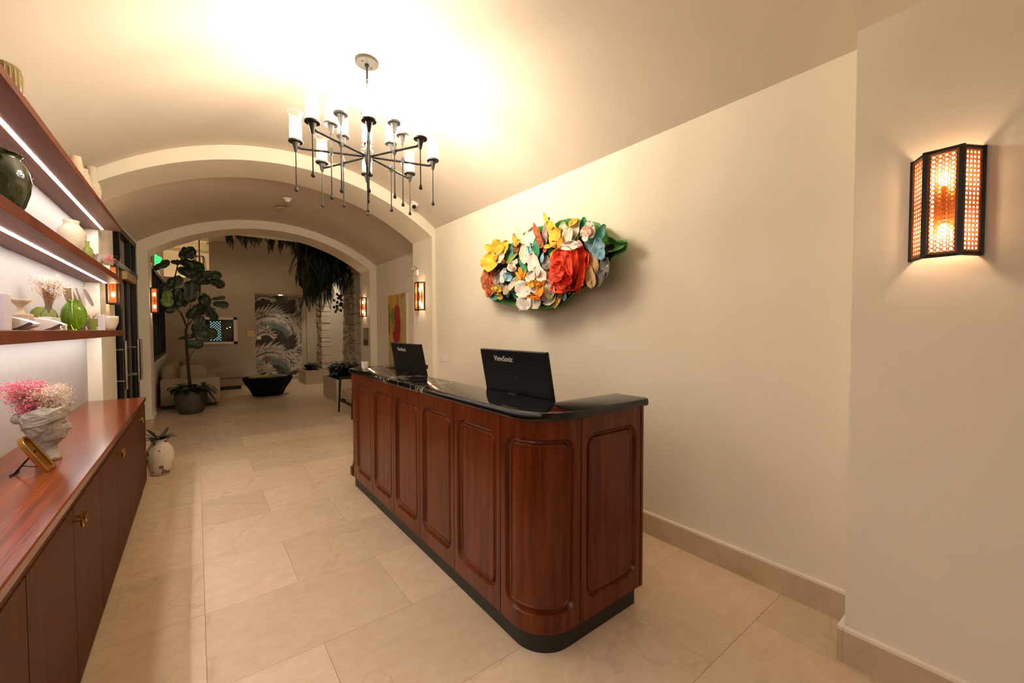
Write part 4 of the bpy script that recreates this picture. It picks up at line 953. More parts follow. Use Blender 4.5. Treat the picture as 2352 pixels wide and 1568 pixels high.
P_ = [
 # left orange flower
 (350, 610, 110, 90, -50, 'yel', 2.46), (470, 590, 190, 170, -20, 'org', 2.42), (550, 610, 200, 120, 20, 'yel', 2.41), (370, 790, 260, 190, 8, 'yel', 2.41), (530, 720, 200, 130, 0, 'org', 2.44), (490, 740, 150, 110, 40, 'crm', 2.38),
 (440, 730, 90, 50, 20, 'org', 2.37), (330, 1050, 330, 110, -10, 'dred', 2.45), (410, 980, 240, 90, 0, 'dred', 2.47), (375, 1170, 180, 100, 30, 'dred', 2.44), (470, 990, 200, 90, 10, 'gry', 2.46), (430, 1230, 110, 90, 0, 'tel', 2.45),
 # small mixed at lower left
 (540, 970, 200, 90, 12, 'wht', 2.42), (600, 980, 100, 130, 40, 'blu', 2.41), (655, 850, 130, 120, 0, 'wht', 2.38), (640, 860, 70, 60, 0, 'pnk', 2.36), (690, 800, 110, 60, 30, 'wht', 2.41),
 (460, 1130, 90, 140, 20, 'leo', 2.40), (480, 1170, 120, 70, 60, 'leo', 2.42), (570, 1150, 130, 55, 8, 'pnk', 2.41), (500, 1240, 80, 70, 0, 'leo', 2.42), (530, 1120, 120, 60, -30, 'gry', 2.44),
 # teal / lime leaves
 (620, 680, 220, 120, 30, 'tel', 2.43), (655, 740, 220, 45, 45, 'lim', 2.40), (640, 620, 130, 110, -10, 'tel', 2.45), (790, 820, 260, 80, -22, 'grn', 2.42), (810, 690, 260, 110, 0, 'crm', 2.40), (870, 650, 230, 70, 0, 'blu', 2.41),
 (960, 620, 270, 100, 0, 'grn', 2.40), (910, 590, 100, 70, -60, 'grn', 2.42), (690, 510, 170, 60, -10, 'org', 2.39), (715, 610, 110, 120, 80, 'brn', 2.40), (730, 540, 90, 30, 35, 'org', 2.38),
 # cream upper-left
 (790, 500, 230, 90, -30, 'crm', 2.42), (750, 450, 220, 40, -30, 'pal', 2.43), (900, 470, 250, 160, 10, 'wht', 2.41), (870, 540, 160, 120, -40, 'crm', 2.42), (985, 450, 340, 80, -18, 'dred', 2.39), (1020, 540, 150, 60, -10, 'dred', 2.38), (1075, 440, 330, 75, 3, 'mau', 2.41), (1110, 260, 90, 35, 30, 'mau', 2.42),
 # yellow lily
 (1100, 270, 230, 60, -22, 'yel', 2.40), (1170, 380, 260, 140, -25, 'yel', 2.39), (1220, 480, 280, 170, -10, 'yel', 2.37), (1240, 400, 100, 90, 50, 'yel', 2.40), (1270, 540, 160, 70, 10, 'org', 2.36),
 (1180, 560, 90, 90, 30, 'leo', 2.36), (1120, 590, 130, 50, 80, 'yel', 2.36), (1080, 620, 110, 50, 20, 'dred', 2.38), (1150, 670, 100, 60, 0, 'grn', 2.40), (1040, 740, 130, 40, 10, 'blu', 2.38), (1200, 700, 200, 90, 20, 'yel', 2.40),
 # cream / pale leaves top
 (1320, 380, 200, 130, -8, 'pal', 2.41), (1450, 390, 300, 130, 22, 'crm', 2.40), (1340, 470, 260, 100, 22, 'crm', 2.37), (1400, 450, 180, 60, 10, 'wht', 2.36), (1440, 275, 130, 70, 55, 'yel', 2.38), (1400, 310, 60, 40, 30, 'leo', 2.38), (1565, 310, 190, 80, 8, 'grn', 2.42), (1530, 410, 150, 60, 20, 'grn', 2.41), (1460, 500, 130, 60, 40, 'lim', 2.40),
 # rose bud
 (1650, 320, 120, 110, 0, 'wht', 2.40), (1680, 400, 180, 90, 10, 'wht', 2.38), (1610, 390, 130, 140, 0, 'pnk', 2.37), (1590, 460, 100, 150, 70, 'wht', 2.37), (1640, 390, 70, 60, 0, 'pnk', 2.35),
 # teal and blue right
 (1790, 420, 240, 120, 25, 'tel', 2.41), (1700, 520, 280, 120, 60, 'tel', 2.42), (1650, 600, 160, 80, -40, 'blu', 2.40), (1770, 620, 260, 170, -10, 'blu', 2.38), (1800, 690, 160, 100, 10, 'blu', 2.37), (1720, 640, 110, 90, -50, 'wht', 2.39),
 (1690, 800, 280, 140, -12, 'tan', 2.41), (1660, 980, 300, 130, -8, 'tan', 2.40), (1830, 880, 300, 160, 15, 'gry', 2.42), (1760, 1010, 270, 130, 30, 'gry', 2.41), (1850, 800, 120, 120, 20, 'wht', 2.43),
 (1410, 580, 120, 240, -8, 'wht', 2.36), (1520, 560, 60, 100, 80, 'pnk', 2.35),
 # orange star flower
 (760, 920, 130, 50, -12, 'org', 2.38), (800, 950, 120, 45, 25, 'org', 2.38), (730, 960, 110, 45, -40, 'org', 2.37), (790, 1000, 110, 45, 60, 'org', 2.38), (750, 1020, 110, 45, 10, 'org', 2.37), (740, 1080, 110, 40, 20, 'dred', 2.42),
 # pale fern
 (690, 1060, 250, 90, 30, 'pal', 2.42), (650, 1090, 160, 70, 30, 'crm', 2.40), (600, 1140, 150, 50, 25, 'pal', 2.41),
 # grey-white between
 (1100, 800, 180, 120, 0, 'gry', 2.40), (1100, 780, 120, 90, 40, 'wht', 2.41), (1120, 960, 200, 110, 0, 'pnk', 2.42),
 # white orchid
 (935, 830, 330, 170, -10, 'wht', 2.38), (1010, 950, 240, 150, -25, 'wht', 2.37), (800, 1140, 240, 220, 65, 'wht', 2.37), (830, 1290, 260, 190, 15, 'wht', 2.37), (930, 1300, 200, 160, -30, 'wht', 2.36), (1120, 1130, 250, 170, -20, 'wht', 2.38), (1130, 1260, 190, 180, 60, 'wht', 2.39), (770, 1380, 90, 60, 10, 'wht', 2.38),
 (890, 980, 160, 120, 20, 'wht', 2.36), (940, 1065, 80, 200, -8, 'org', 2.33), (900, 1080, 90, 80, 0, 'yel', 2.32), (1020, 1140, 230, 90, 20, 'org', 2.33), (950, 1140, 110, 100, 0, 'crm', 2.34), (940, 1240, 60, 170, 5, 'org', 2.33), (990, 1210, 130, 80, 30, 'red', 2.34), (1000, 1080, 90, 50, 60, 'org', 2.32),
 # bottom right bits
 (1190, 1180, 130, 80, 20, 'grn', 2.39), (1150, 1240, 110, 40, 40, 'lim', 2.37), (1240, 1290, 230, 60, 28, 'leo', 2.40), (1320, 1220, 140, 60, 0, 'blu', 2.41), (1360, 1160, 110, 60, -30, 'mau', 2.44), (1270, 1180, 120, 60, 20, 'lim', 2.41), (700, 1230, 120, 60, -50, 'grn', 2.46), (600, 1210, 90, 50, 20, 'tel', 2.46),
]
for q in P_: petal(*q[:7])
rose = []
for k_, (cx, cy, Lp, Wp, a_, x) in enumerate([(1390, 880, 560, 470, 8, 2.44), (1300, 780, 330, 250, -8, 2.41), (1520, 760, 380, 180, 5, 2.40), (1260, 1000, 330, 230, -20, 2.39), (1400, 1040, 240, 420, 0, 2.39), (1450, 850, 420, 130, 8, 2.36), (1230, 830, 300, 150, 15, 2.36),
        (1540, 1000, 380, 95, 12, 2.38), (1340, 700, 170, 220, -60, 2.37), (1290, 900, 260, 180, -12, 2.33), (1250, 950, 200, 160, 10, 2.31), (1330, 1010, 170, 230, 20, 2.32), (1380, 860, 330, 130, 2, 2.32), (1230, 870, 120, 120, 30, 2.29), (1270, 930, 110, 110, 60, 2.28), (1590, 800, 300, 110, 8, 2.40), (1290, 1110, 160, 260, -10, 2.38)]):
    petal(cx, cy, Lp, Wp, a_, 'red', x, cup=.55, wav=.13, tip=.1, name='rose_petal')
# ================================================================== SMALL FITTINGS
z_ = 3.40
b = MB(); b.lathe([(.062, 0), (.062, -.012), (.04, -.02), (.034, -.035), (.030, -.037), (.028, -.05), (.002, -.052)], 24)
tag(b.build('smoke_detector', M['white'], smooth=True, angle=40, loc=(1.062, 6.62, 3.372)), 'round white smoke detector on the middle vault ceiling', 'detector')
b = MB(); b.tube([(0, 0, 0), (0, 0, -.03)], .006, 8); b.lathe([(.03, -.03), (.03, -.033)], 12); b.tube([(0, 0, -.03), (0, 0, -.055)], .004, 6); b.lathe([(.012, -.055), (.012, -.058)], 10)
tag(b.build('sprinkler_head', M['brassd'], loc=(1.09, 6.95, 3.372)), 'small dark sprinkler head beside the smoke detector', 'sprinkler')
b = MB(); b.lathe([(.105, 0), (.105, -.006), (.098, -.009), (.002, -.010)], 32)
tag(b.build('ceiling_speaker', M['ceil'], smooth=True, angle=40, loc=(1.10, 7.2, 3.372)), 'flat round cream speaker cover on the middle vault ceiling', 'speaker')
# security camera on vault by right springing
cp = at(950, 460, 'y', 4.97)
t = thing('security_camera', 'white dome security camera where the vault meets the arch', 'camera', (2.27, 4.98, 3.135))
b = MB(); b.lathe([(.052, .0), (.052, -.02), (.045, -.03), (.03, -.035)], 20, mat4=R(.62, 'Y')); b.build('mount', M['white'], parent=t, smooth=True, angle=40)
b = MB(); b.lathe([(.042*sin(radians(q)), -.042*cos(radians(q))) for q in range(5, 180, 25)], 16, mat4=T(-.025, 0, -.045)); b.build('ball', M['white'], parent=t, smooth=True)
b = MB(); b.lathe([(.026, 0), (.026, .012), (.02, .014)], 16, mat4=T(-.035, -.025, -.062) @ R(radians(120), 'X') @ R(-.3, 'Y')); b.build('lens', M['black'], parent=t, smooth=True, angle=40)
# emergency light
t = thing('emergency_light', 'white twin lamp emergency light above the pier sconce', 'emergency light', (2.566, 5.60, 2.34))
part('housing', [(-.03, 0, -.05, .05, -.05, .03)], M['white'], t, bevel=.008)
for yy in (-.04, .04):
    b = MB(); b.lathe([(.02, 0), (.032, .03), (.030, .034)], 14, mat4=T(-.03, yy, .045) @ R(-pi/2, 'Y')); b.build('lamp_head', M['clear'], parent=t, smooth=True)
# switch plate
t = thing('switch_plate', 'white four gang switch plate on the right wall behind the monitor', 'switch', (XR-.001, 4.90, 1.128))
part('plate', [(-.006, 0, -.1, .1, -.06, .06)], M['white'], t, bevel=.002)
for q in range(4): part('rocker', [(-.010, -.005, -.085+q*.044, -.085+q*.044+.034, -.035, .035)], M['capwhite'], t, bevel=.001)
# framed notice on far pier
t = thing('framed_notice', 'small dark framed notice on the far pier under the sconce', 'frame', (2.779, 8.55, 1.36))
part('frame', [(-.015, 0, -.14, .14, -.18, .18)], M['brassd'], t); part('sheet', [(-.017, -.014, -.12, .12, -.06, .16)], mat('notice_paper', (.35, .30, .24), .6), t); part('lower_panel', [(-.017, -.014, -.12, .12, -.165, -.08)], mat('notice_dark', (.12, .08, .05), .6), t)
# switch on the back wall: gold plate
t = part('gold_plaque', [(1.10, 1.275, BY-.015, BY, 1.31, 1.50)], M['goldp'], None, bevel=.003); tag(t, 'square gold plaque on the far wall left of the leafy wallpaper', 'plaque')
# ================================================================== PAINTING
pt = thing('painting', 'tall yellow painting of a figure in a red jumper and jeans', 'painting', (2.914, 7.05, 1.5))
PY0, PY1, PZ0, PZ1 = 7.54, 6.72, .78, 2.14
py_ = lambda u: PY0-7.05-(PY0-PY1)*u    # u 0..1 left->right
part('canvas', [(-.045, -.003, py_(1), py_(0), PZ0-1.5, PZ1-1.5)], mat('canvas_edge', (.68, .60, .48), .7), pt)
def paint(name, poly, c, layer):
    b = MB(); x = -.046-.0006*layer
    b.add([(x, py_(u), PZ0-1.5+(PZ1-PZ0)*v) for u, v in poly], [tuple(range(len(poly)))]); b.build(name, mat('paint_'+name, c, .6, noise_s=8, noise_a=.12), parent=pt)
paint('background', [(0, 0), (1, 0), (1, 1), (0, 1)], (.50, .38, .13), 0)
paint('orange_field', [(0, .35), (.15, .33), (.18, .5), (.5, .62), (.5, 1), (0, 1)], (.62, .33, .03), 1)
paint('dark_edge', [(.02, .45), (.08, .5), (.07, .86), (.02, .92)], (.10, .02, .01), 2)
paint('green_plant', [(.12, .68), (.30, .56), (.36, .72), (.33, .83), (.2, .82), (.1, .74)], (.13, .24, .04), 3)
paint('jeans', [(.28, .0), (.40, .0), (.46, .22), (.50, .0), (.64, .0), (.62, .40), (.30, .44)], (.13, .17, .24), 4)
paint('jumper', [(.28, .42), (.55, .34), (.64, .40), (.72, .56), (.66, .80), (.58, .86), (.44, .86), (.36, .80), (.34, .62), (.24, .55)], (.36, .012, .02), 5)
paint('green_bag', [(.30, .50), (.42, .48), (.44, .60), (.32, .62)], (.10, .12, .04), 6)
paint('hand', [(.24, .46), (.34, .52), (.40, .68), (.36, .66), (.22, .50)], (.45, .20, .10), 7)
paint('head', [(.50, .86), (.56, .86), (.60, .93), (.57, .98), (.52, .98), (.49, .93)], (.42, .22, .12), 6)
paint('orange_shape', [(.74, .93), (.88, .95), (.92, 1.0), (.84, 1.0)], (.45, .12, .03), 6)
paint('red_cord', [(.62, .52), (.66, .52), (.76, .22), (.80, .0), (.74, .0), (.70, .25)], (.45, .10, .03), 3)
# ================================================================== LOBBY: sofa
sf = thing('sectional_sofa', 'cream L shaped sectional sofa along the lobby corner', 'sofa', (0, 0, 0))
def cushion(name, x0, x1, y0, y1, z0, z1, bev=.05):
    b = MB(); b.box(x0, x1, y0, y1, z0, z1); o = b.build(name, M['sofa'], parent=sf, bevel=bev, seg=4)
    o.data.polygons.foreach_set('use_smooth', [True]*len(o.data.polygons)); return o
cushion('arm', -.56, .36, 10.05, 10.33, .07, .565, .03)
cushion('base', -.56, .34, 10.34, 12.45, .09, .28, .02)
cushion('base', -.56, .94, 12.46, 13.3, .09, .28, .02)
cushion('seat_cushion', -.36, .345, 10.35, 12.4, .29, .49, .06)
cushion('seat_cushion', -.36, .945, 12.42, 13.0, .29, .52, .06)
cushion('back_cushion', -.56, -.34, 10.40, 11.6, .30, .80, .08)
cushion('back_cushion', -.56, -.34, 11.62, 13.1, .30, .80, .08)
cushion('back_cushion', -.33, .45, 13.02, 13.3, .30, .76, .08)
pc = cushion('throw_pillow', -.30, .16, 10.42, 10.62, .42, .80, .09); pc.rotation_euler = (0, 0, 0)
part('plinth', [(-.52, .30, 10.1, 12.4, 0.0, .09), (-.52, .88, 12.5, 13.2, 0.0, .09)], M['black'], sf)
# ---- fiddle leaf fig
fg = thing('fig_tree', 'tall fiddle leaf fig in a round grey concrete pot before the sofa', 'potted tree', (-.10, 9.42, 0))
b = MB(); b.lathe([(.15, 0), (.17, .01), (.225, .14), (.245, .26), (.225, .38), (.205, .42), (.185, .42), (.19, .36)], 32, cap=False, warp=lambda a, z: 1+.015*noise.noise(Vector((cos(a)*3, sin(a)*3, z*8))))
b.lathe([(.15, .0), (.15, .002)], 20); b.build('pot', M['pot'], parent=fg, smooth=True)
b = MB(); b.lathe([(.19, .385), (.19, .39)], 20); b.build('soil', M['soil'], parent=fg)
fo = Vector((-.10, 9.42, 0))
def fp(cx, cy, dy=0): return at(340+cx/7.84, 540+cy/7.84, 'y', 9.42+dy)-fo
def fpp(px, py, dy=0): return at(px, py, 'y', 9.42+dy)-fo
b = MB()
b.tube([(0, 0, .38), fpp(434, 860), fpp(429, 800), fpp(427, 760), fpp(431, 745)], [.030, .024, .022, .020, .018], 8)
for pts, rr in (([(429, 752), (418, 725), (408, 712)], .010), ([(429, 752), (424, 735), (414, 712)], .009), ([(431, 748), (447, 728), (457, 700), (459, 670), (460, 650)], .011), ([(447, 728), (463, 715), (475, 705)], .007), ([(431, 745), (436, 715), (438, 695)], .008),
                ([(408, 712), (398, 665), (402, 635), (409, 605), (416, 595)], .009), ([(432, 830), (440, 812), (449, 800), (452, 780)], .005)):
    b.tube([fpp(*p, dy=.0) for p in pts], [rr]*(len(pts)-1)+[rr*.6], 6)
b.build('trunk', M['bark'], parent=fg, smooth=True)
def fig_leaf(cx, cy, Lp, Wp, a_, dy=0, bright=False, fold=.2, yaw=0):
    """violin-shaped leaf; crop pixel centre in the tree crop, ang clockwise from up"""
    c0 = fp(cx, cy, dy); a = radians(a_); dd = dy
    e1 = fp(cx+sin(a)*Lp/2, cy-cos(a)*Lp/2, dd)-c0; e2 = fp(cx+cos(a)*Wp/2, cy+sin(a)*Wp/2, dd)-c0
    L1 = e1.length; L2 = e2.length; n1, n2 = 10, 6; vs = []
    prof = [.10, .55, .76, .78, .76, .84, .96, 1.0, .94, .70, .15]
    for i in range(n1+1):
        t_ = -1+2*i/n1
        for j in range(n2+1):
            s_ = -1+2*j/n2; nz = noise.noise(Vector((cx*.02+t_*1.6, cy*.02, s_*1.6)))
            p = c0+e1*t_+e2*s_*prof[i]*(1+.10*sin(i*2.3+j))
            p.y += fold*L2*(abs(s_)-.5)*1.2+.10*L1*t_*t_+nz*.035+yaw*t_*L1*.5; vs.append(p)
    fs = [(i*(n2+1)+j, i*(n2+1)+j+1, (i+1)*(n2+1)+j+1, (i+1)*(n2+1)+j) for i in range(n1) for j in range(n2)]
    b = MB(); b.add(vs, fs); o = b.build('leaf', M['figleaf2' if bright else 'figleaf'], parent=fg, smooth=True)
for q in [(710, 330, 320, 220, 75, 0), (650, 290, 160, 110, 20, .05), (240, 540, 330, 130, 65, -.1), (500, 485, 180, 90, 95, .05), (760, 520, 380, 170, 105, .1), (690, 660, 330, 170, 110, -.1), (830, 570, 380, 200, 100, .15), (800, 690, 330, 220, 105, .05),
          (1150, 710, 360, 150, 98, 0), (1000, 760, 260, 150, 60, .05), (1240, 860, 300, 150, 108, -.05), (1020, 850, 230, 90, 80, .05), (480, 850, 320, 190, 65, .05), (400, 880, 250, 150, 30, .1), (780, 1010, 380, 300, 10, .0), (720, 980, 300, 240, 50, .1), (850, 900, 240, 180, -10, .12),
          (540, 1110, 330, 210, -20, .05), (420, 1250, 330, 280, 40, .1), (580, 1170, 300, 260, 70, .15), (300, 960, 230, 140, 20, .05), (1040, 1200, 260, 180, -10, .05), (1000, 1150, 200, 200, 60, .1), (1270, 1135, 250, 70, 82, 0), (1310, 1245, 280, 130, 98, -.03), (840, 1380, 340, 200, 60, .05),
          (950, 1330, 220, 150, -30, .1), (1150, 1420, 300, 190, -40, -.05), (1060, 1230, 200, 150, 10, .12), (900, 1600, 330, 200, 30, .05), (1000, 1700, 250, 180, 100, .05), (960, 1800, 330, 170, 100, -.03), (1120, 1780, 260, 190, 80, .03), (690, 1840, 300, 70, 80, .05), (840, 1960, 320, 170, 88, -.05), (600, 1060, 240, 160, -60, .2)]:
    fig_leaf(q[0], q[1], q[2]*1.04, q[3]*1.10, *q[4:])
fig_leaf(350, 1140, 300, 250, 185, -.18, bright=True)
rnd = random.Random(8)
for k_ in range(110):
    b = MB(); a = rnd.uniform(0, 2*pi); r_ = rnd.uniform(.08, .25); e = rnd.uniform(-.5, .8)
    leaf_mesh(b, (r_*cos(a), r_*sin(a), .40+rnd.uniform(-.02, .10)), Vector((cos(a+rnd.uniform(-1, 1))*cos(e), sin(a)*cos(e), sin(e))), Vector((0, 0, 1)), rnd.uniform(.09, .15), .085, .4, n=4); b.build('underplant_leaf', M['dkleaf'], parent=fg, smooth=True)
for k_ in range(34):
    b = MB(); a = radians(-25+rnd.uniform(-40, 50)); r_ = .22+rnd.uniform(0, .13)
    leaf_mesh(b, (r_*cos(a), r_*sin(a)-.03, .36+rnd.uniform(-.13, .12)), Vector((cos(a), sin(a), -.7)), Vector((0, 0, 1)), .10, .05, .3, n=4); b.build('underplant_leaf', M['dkleaf'], parent=fg, smooth=True)
# ---- coffee table
ct = thing('coffee_table', 'black burnt wood tree trunk coffee table in the lobby', 'table', (1.29, 10.98, 0))
b = MB(); prof = [(.30, 0), (.31, .03), (.36, .14), (.44, .27), (.485, .38), (.48, .425), (.44, .43)]
b.lathe(prof, 40, warp=lambda a, z: 1+.10*noise.noise(Vector((cos(a)*2.2, sin(a)*2.2, z*1.5)))+.04*sin(5*a+1)); b.build('trunk_base', M['tableb'], parent=ct, smooth=True, angle=40)
b = MB(); b.lathe([(.40, .431), (.41, .437), (.0, .438)], 36, warp=lambda a, z: 1+.08*noise.noise(Vector((cos(a)*2, sin(a)*2, 3)))); b.build('polished_top', M['tglass'], parent=ct)
t = thing('round_vase', 'round cream disc vase with red dried flowers on the coffee table', 'vase', (1.30, 11.05, .4385))
b = MB(); b.lathe([(.05, 0), (.05, .04), (.02, .06)], 16); b.lathe([(.11*sin(radians(q)), -.11*cos(radians(q))) for q in range(8, 172, 12)], 20, mat4=T(0, 0, .17) @ Matrix.Diagonal((1, .45, 1, 1))); b.build('vase_body', M['cream'], parent=t, smooth=True)
dried('red_blooms', t, ['dred_'] if False else ['pink', 'dstem'], (0, 0, .27), .07, .17, 40, 41, blob=.008)
box_thing('gold_book', .36, .22, .035, mat('book_gold', (.45, .33, .10), .5), 1.08, 10.78, .4385, .15, 'flat golden book on the coffee table before the vase', 'book')
box_thing('grey_book', .24, .18, .03, mat('book_grey', (.22, .20, .18), .5), 1.47, 10.80, .4385, -.1, 'flat grey book at the right of the coffee table', 'book')
# ---- planters
def planter(x0, x1, y0, y1, h_, label, n_, hmax, seed, kind):
    t = thing('stone_planter', label, 'planter', ((x0+x1)/2, (y0+y1)/2, 0), 0, 'pale stone planter boxes in the lobby'); a, c = (x1-x0)/2, (y1-y0)/2
    part('box', [(-a, -a+.03, -c, c, 0, h_), (a-.03, a, -c, c, 0, h_), (-a+.03, a-.03, -c, -c+.03, 0, h_), (-a+.03, a-.03, c-.03, c, 0, h_)], M['planter'], t)
    part('soil', [(-a+.03, a-.03, -c+.03, c-.03, .05, h_-.03)], M['soil'], t)
    rnd = random.Random(seed)
    for k_ in range(n_):
        b = MB(); x, y = rnd.uniform(-a+.08, a-.08), rnd.uniform(-c+.08, c-.08); hh = hmax*rnd.uniform(.5, 1); lx, ly = rnd.uniform(-.12, .12), rnd.uniform(-.12, .12)
        b.tube([(x, y, h_-.04), (x+lx*.5, y+ly*.5, h_+hh*.5), (x+lx, y+ly, h_+hh)], [.006, .005, .002], 5)
        for q in range(8):
            f_ = .25+.75*q/8; side = 1 if q % 2 else -1; aa = rnd.uniform(0, pi)
            p = Vector((x+lx*f_, y+ly*f_, h_+hh*f_)); leaf_mesh(b, p, Vector((cos(aa)*side, sin(aa)*side, .5)), Vector((0, 0, 1)), .10, .065, .2, n=3)
        b.build('plant_stem', M[kind], parent=t, smooth=True)
    return t
planter(2.36, 2.80, 12.36, 13.34, .38, 'pale stone planter box with low leafy plants near the leafy wallpaper', 22, .16, 11, 'dkleaf')
planter(2.29, 2.84, 8.98, 10.10, .46, 'pale stone planter box with dark glossy stems behind the desk end', 75, .34, 12, 'dkleaf')
# ---- desk chair behind far end
cr_ = thing('guest_chair', 'low black framed armchair with cream seat just beyond the far end of the desk', 'chair', (2.40, 7.45, 0))
for (x, y, sx) in ((-.33, .40, -.03), (-.33, -.40, -.03), (.36, .40, .04), (.36, -.40, .04)):
    b = MB(); b.tube([(x+sx, y, 0), (x, y, .62)], [.016, .022], 8); b.build('leg', M['black'], parent=cr_)
for q in (.40, -.40):
    b = MB(); b.tube([(-.34, q, .62), (.38, q, .64)], .018, 8); b.build('armrest', M['black'], parent=cr_)
part('seat_frame', [(-.34, .38, .385, .41, .20, .24), (-.34, .38, -.41, -.385, .20, .24), (-.35, -.32, -.4, .4, .20, .24), (.35, .38, -.4, .4, .20, .24)], M['black'], cr_)
b = MB(); b.box(-.33, .34, -.375, .375, .245, .43); b.build('seat', M['sofa'], parent=cr_, bevel=.04)
b = MB(); b.box(.20, .36, -.375, .375, .435, .80); b.build('backrest', M['sofa'], parent=cr_, bevel=.04)
# ---- stone clad columns
def stone_column(label, x0, y0, y1, zt_, cols, rows, thick, cat='column'):
    t = thing('stone_column', label, cat, (x0, y0, 0), 0, 'coral stone columns'); rnd = random.Random(int(y0*10))
    part('core', [(.03, thick, .02, y1-y0, 0, zt_)], M['stonew'], t)
    wd = (y1-y0)/cols; ys = [wd*k_ for k_ in range(cols+1)]; nm = 0
    for k_ in range(cols):   # staggered courses of uneven height
        z = 0
        while z < zt_-.02:
            hh = rnd.uniform(.11, .26); z1 = min(zt_, z+hh); a = ys[k_]+(rnd.uniform(-.04, .04) if k_ else 0)+.003; c = ys[k_+1]+(rnd.uniform(-.04, .04) if k_ < cols-1 else 0)-.003
            d = rnd.uniform(-.03, .01); jj = lambda: rnd.uniform(-.010, .010); za, zb = z+.003, z1-.003
            b = MB(); b.add([(.06, a, za), (.06, c, za), (.06, c, zb), (.06, a, zb), (d, a+.008, za+.008+jj()*.4), (d+jj(), c-.008, za+.008), (d+jj(), c-.008, zb-.008), (d, a+.008, zb-.008+jj()*.4), (d-.02, (a+c)/2+jj()*2, (za+zb)/2+jj()*2)],
                     [(0, 1, 5, 4), (1, 2, 6, 5), (2, 3, 7, 6), (3, 0, 4, 7), (4, 5, 8), (5, 6, 8), (6, 7, 8), (7, 4, 8)]); b.build('stone', M['stone'], parent=t)
            if k_ == 0:
                e = rnd.uniform(-.02, .012); b = MB(); b.add([(0, .02, za), (thick, .02, za), (thick, .02, zb), (0, .02, zb), (.01+jj(), e-.02, za+.006), (thick-.01, e-.02, za+.006), (thick-.01, e-.02, zb-.006), (.01+jj(), e-.02, zb-.006)],
                     [(0, 1, 5, 4), (1, 2, 6, 5), (2, 3, 7, 6), (3, 0, 4, 7), (4, 5, 6, 7)]); b.build('stone', M['stonew'], parent=t)
            z = z1
    return t
stone_column('coral stone clad column nearest the far sconce', 2.95, 9.86, 10.84, 3.8, 4, 20, .35)
stone_column('coral stone clad column beyond the white opening', 2.88, 12.82, 13.38, 3.8, 2, 20, .3)
# rough white edge strip beside the near column
t = thing('rough_edge_strip', 'rough whitewashed stone edge beside the near stone column', 'wall edge', (2.96, 9.5, 0)); rnd = random.Random(3)
for j in range(16):
    b = MB(); z0, z1 = j*.2375, (j+1)*.2375-.006; d = rnd.uniform(-.03, .01); b.box(d, .3, -.02+rnd.uniform(-.02, .03), .30, z0, z1); b.build('stone', M['stonew'], parent=t, bevel=.012)
wallbox('trim_opening_panel', (3.12, 3.30, 10.84, 12.84, 0, 3.8), m='capwhite')
# ---- wallpaper panel with palm print
wp = thing('palm_wallpaper', 'grey and white palm leaf wallpaper in the far recess', 'wallpaper', (ox0, 14.199, .10))
WW, WH = ox1-ox0, oz-.10
part('ground', [(0, WW, -.004, 0, 0, WH)], mat('print_ground', (.07, .055, .045), .8, noise_s=3, noise_a=.5), wp)
prints = [mat('print_white', (.56, .49, .41), .8, noise_s=6, noise_a=.15), mat('print_grey', (.30, .28, .24), .8, noise_s=6, noise_a=.2), mat('print_teal', (.13, .19, .17), .8, noise_s=6, noise_a=.25), mat('print_dark', (.06, .05, .042), .8)]
def clip(p): return (min(max(p[0], 0), WW), p[1], min(max(p[2], 0), WH))
fb_ = [MB() for _ in range(4)]; rnd = random.Random(17); lay = [0]
def lens(k_, bx, bz, ang_, ln, wd):
    lay[0] += 1; yy = -.0045-lay[0]*3e-6; ux, uz = cos(ang_), sin(ang_)
    fb_[k_].add([clip((bx, yy, bz)), clip((bx+ux*ln*.4-uz*wd, yy, bz+uz*ln*.4+ux*wd)), clip((bx+ux*ln, yy, bz+uz*ln)), clip((bx+ux*ln*.4+uz*wd, yy, bz+uz*ln*.4-ux*wd))], [(0, 1, 2, 3)])
def sweep(k_, cx_, cz_, ra, rb, a0, a1, n_=14):
    lay[0] += 1; yy = -.0045-lay[0]*3e-6
    for q in range(n_):
        t0, t1 = q/n_, (q+1)/n_; A, B = radians(a0+(a1-a0)*t0), radians(a0+(a1-a0)*t1); w0, w1 = sin(pi*min(1, .05+t0*.95))**.5, sin(pi*min(1, .05+t1*.95))**.5
        m_ = (ra+rb)/2; h_ = (ra-rb)/2
        fb_[k_].add([clip((cx_+(m_-h_*w0)*cos(A), yy, cz_+(m_-h_*w0)*sin(A))), clip((cx_+(m_-h_*w1)*cos(B), yy, cz_+(m_-h_*w1)*sin(B))), clip((cx_+(m_+h_*w1)*cos(B), yy, cz_+(m_+h_*w1)*sin(B))), clip((cx_+(m_+h_*w0)*cos(A), yy, cz_+(m_+h_*w0)*sin(A)))], [(0, 1, 2, 3)])
def feather(cx_, cz_, r_, a0, a1, n_, ln, out, k_=0):
    """a curved palm frond: leaflets springing from both sides of its arc"""
    for q in range(n_):
        t_ = q/(n_-1); A = radians(a0+(a1-a0)*t_); bx, bz = cx_+r_*cos(A), cz_+r_*sin(A)
        dr = A+(pi/2 if a1 > a0 else -pi/2); l_ = ln*(.55+.6*sin(pi*t_))*rnd.uniform(.8, 1.15)
        for sd_ in (-1, 1):
            if sd_*out < -1: continue
            lens(k_ if rnd.random() < .85 else 1, bx, bz, dr+sd_*rnd.uniform(.45, .8), l_, .024)
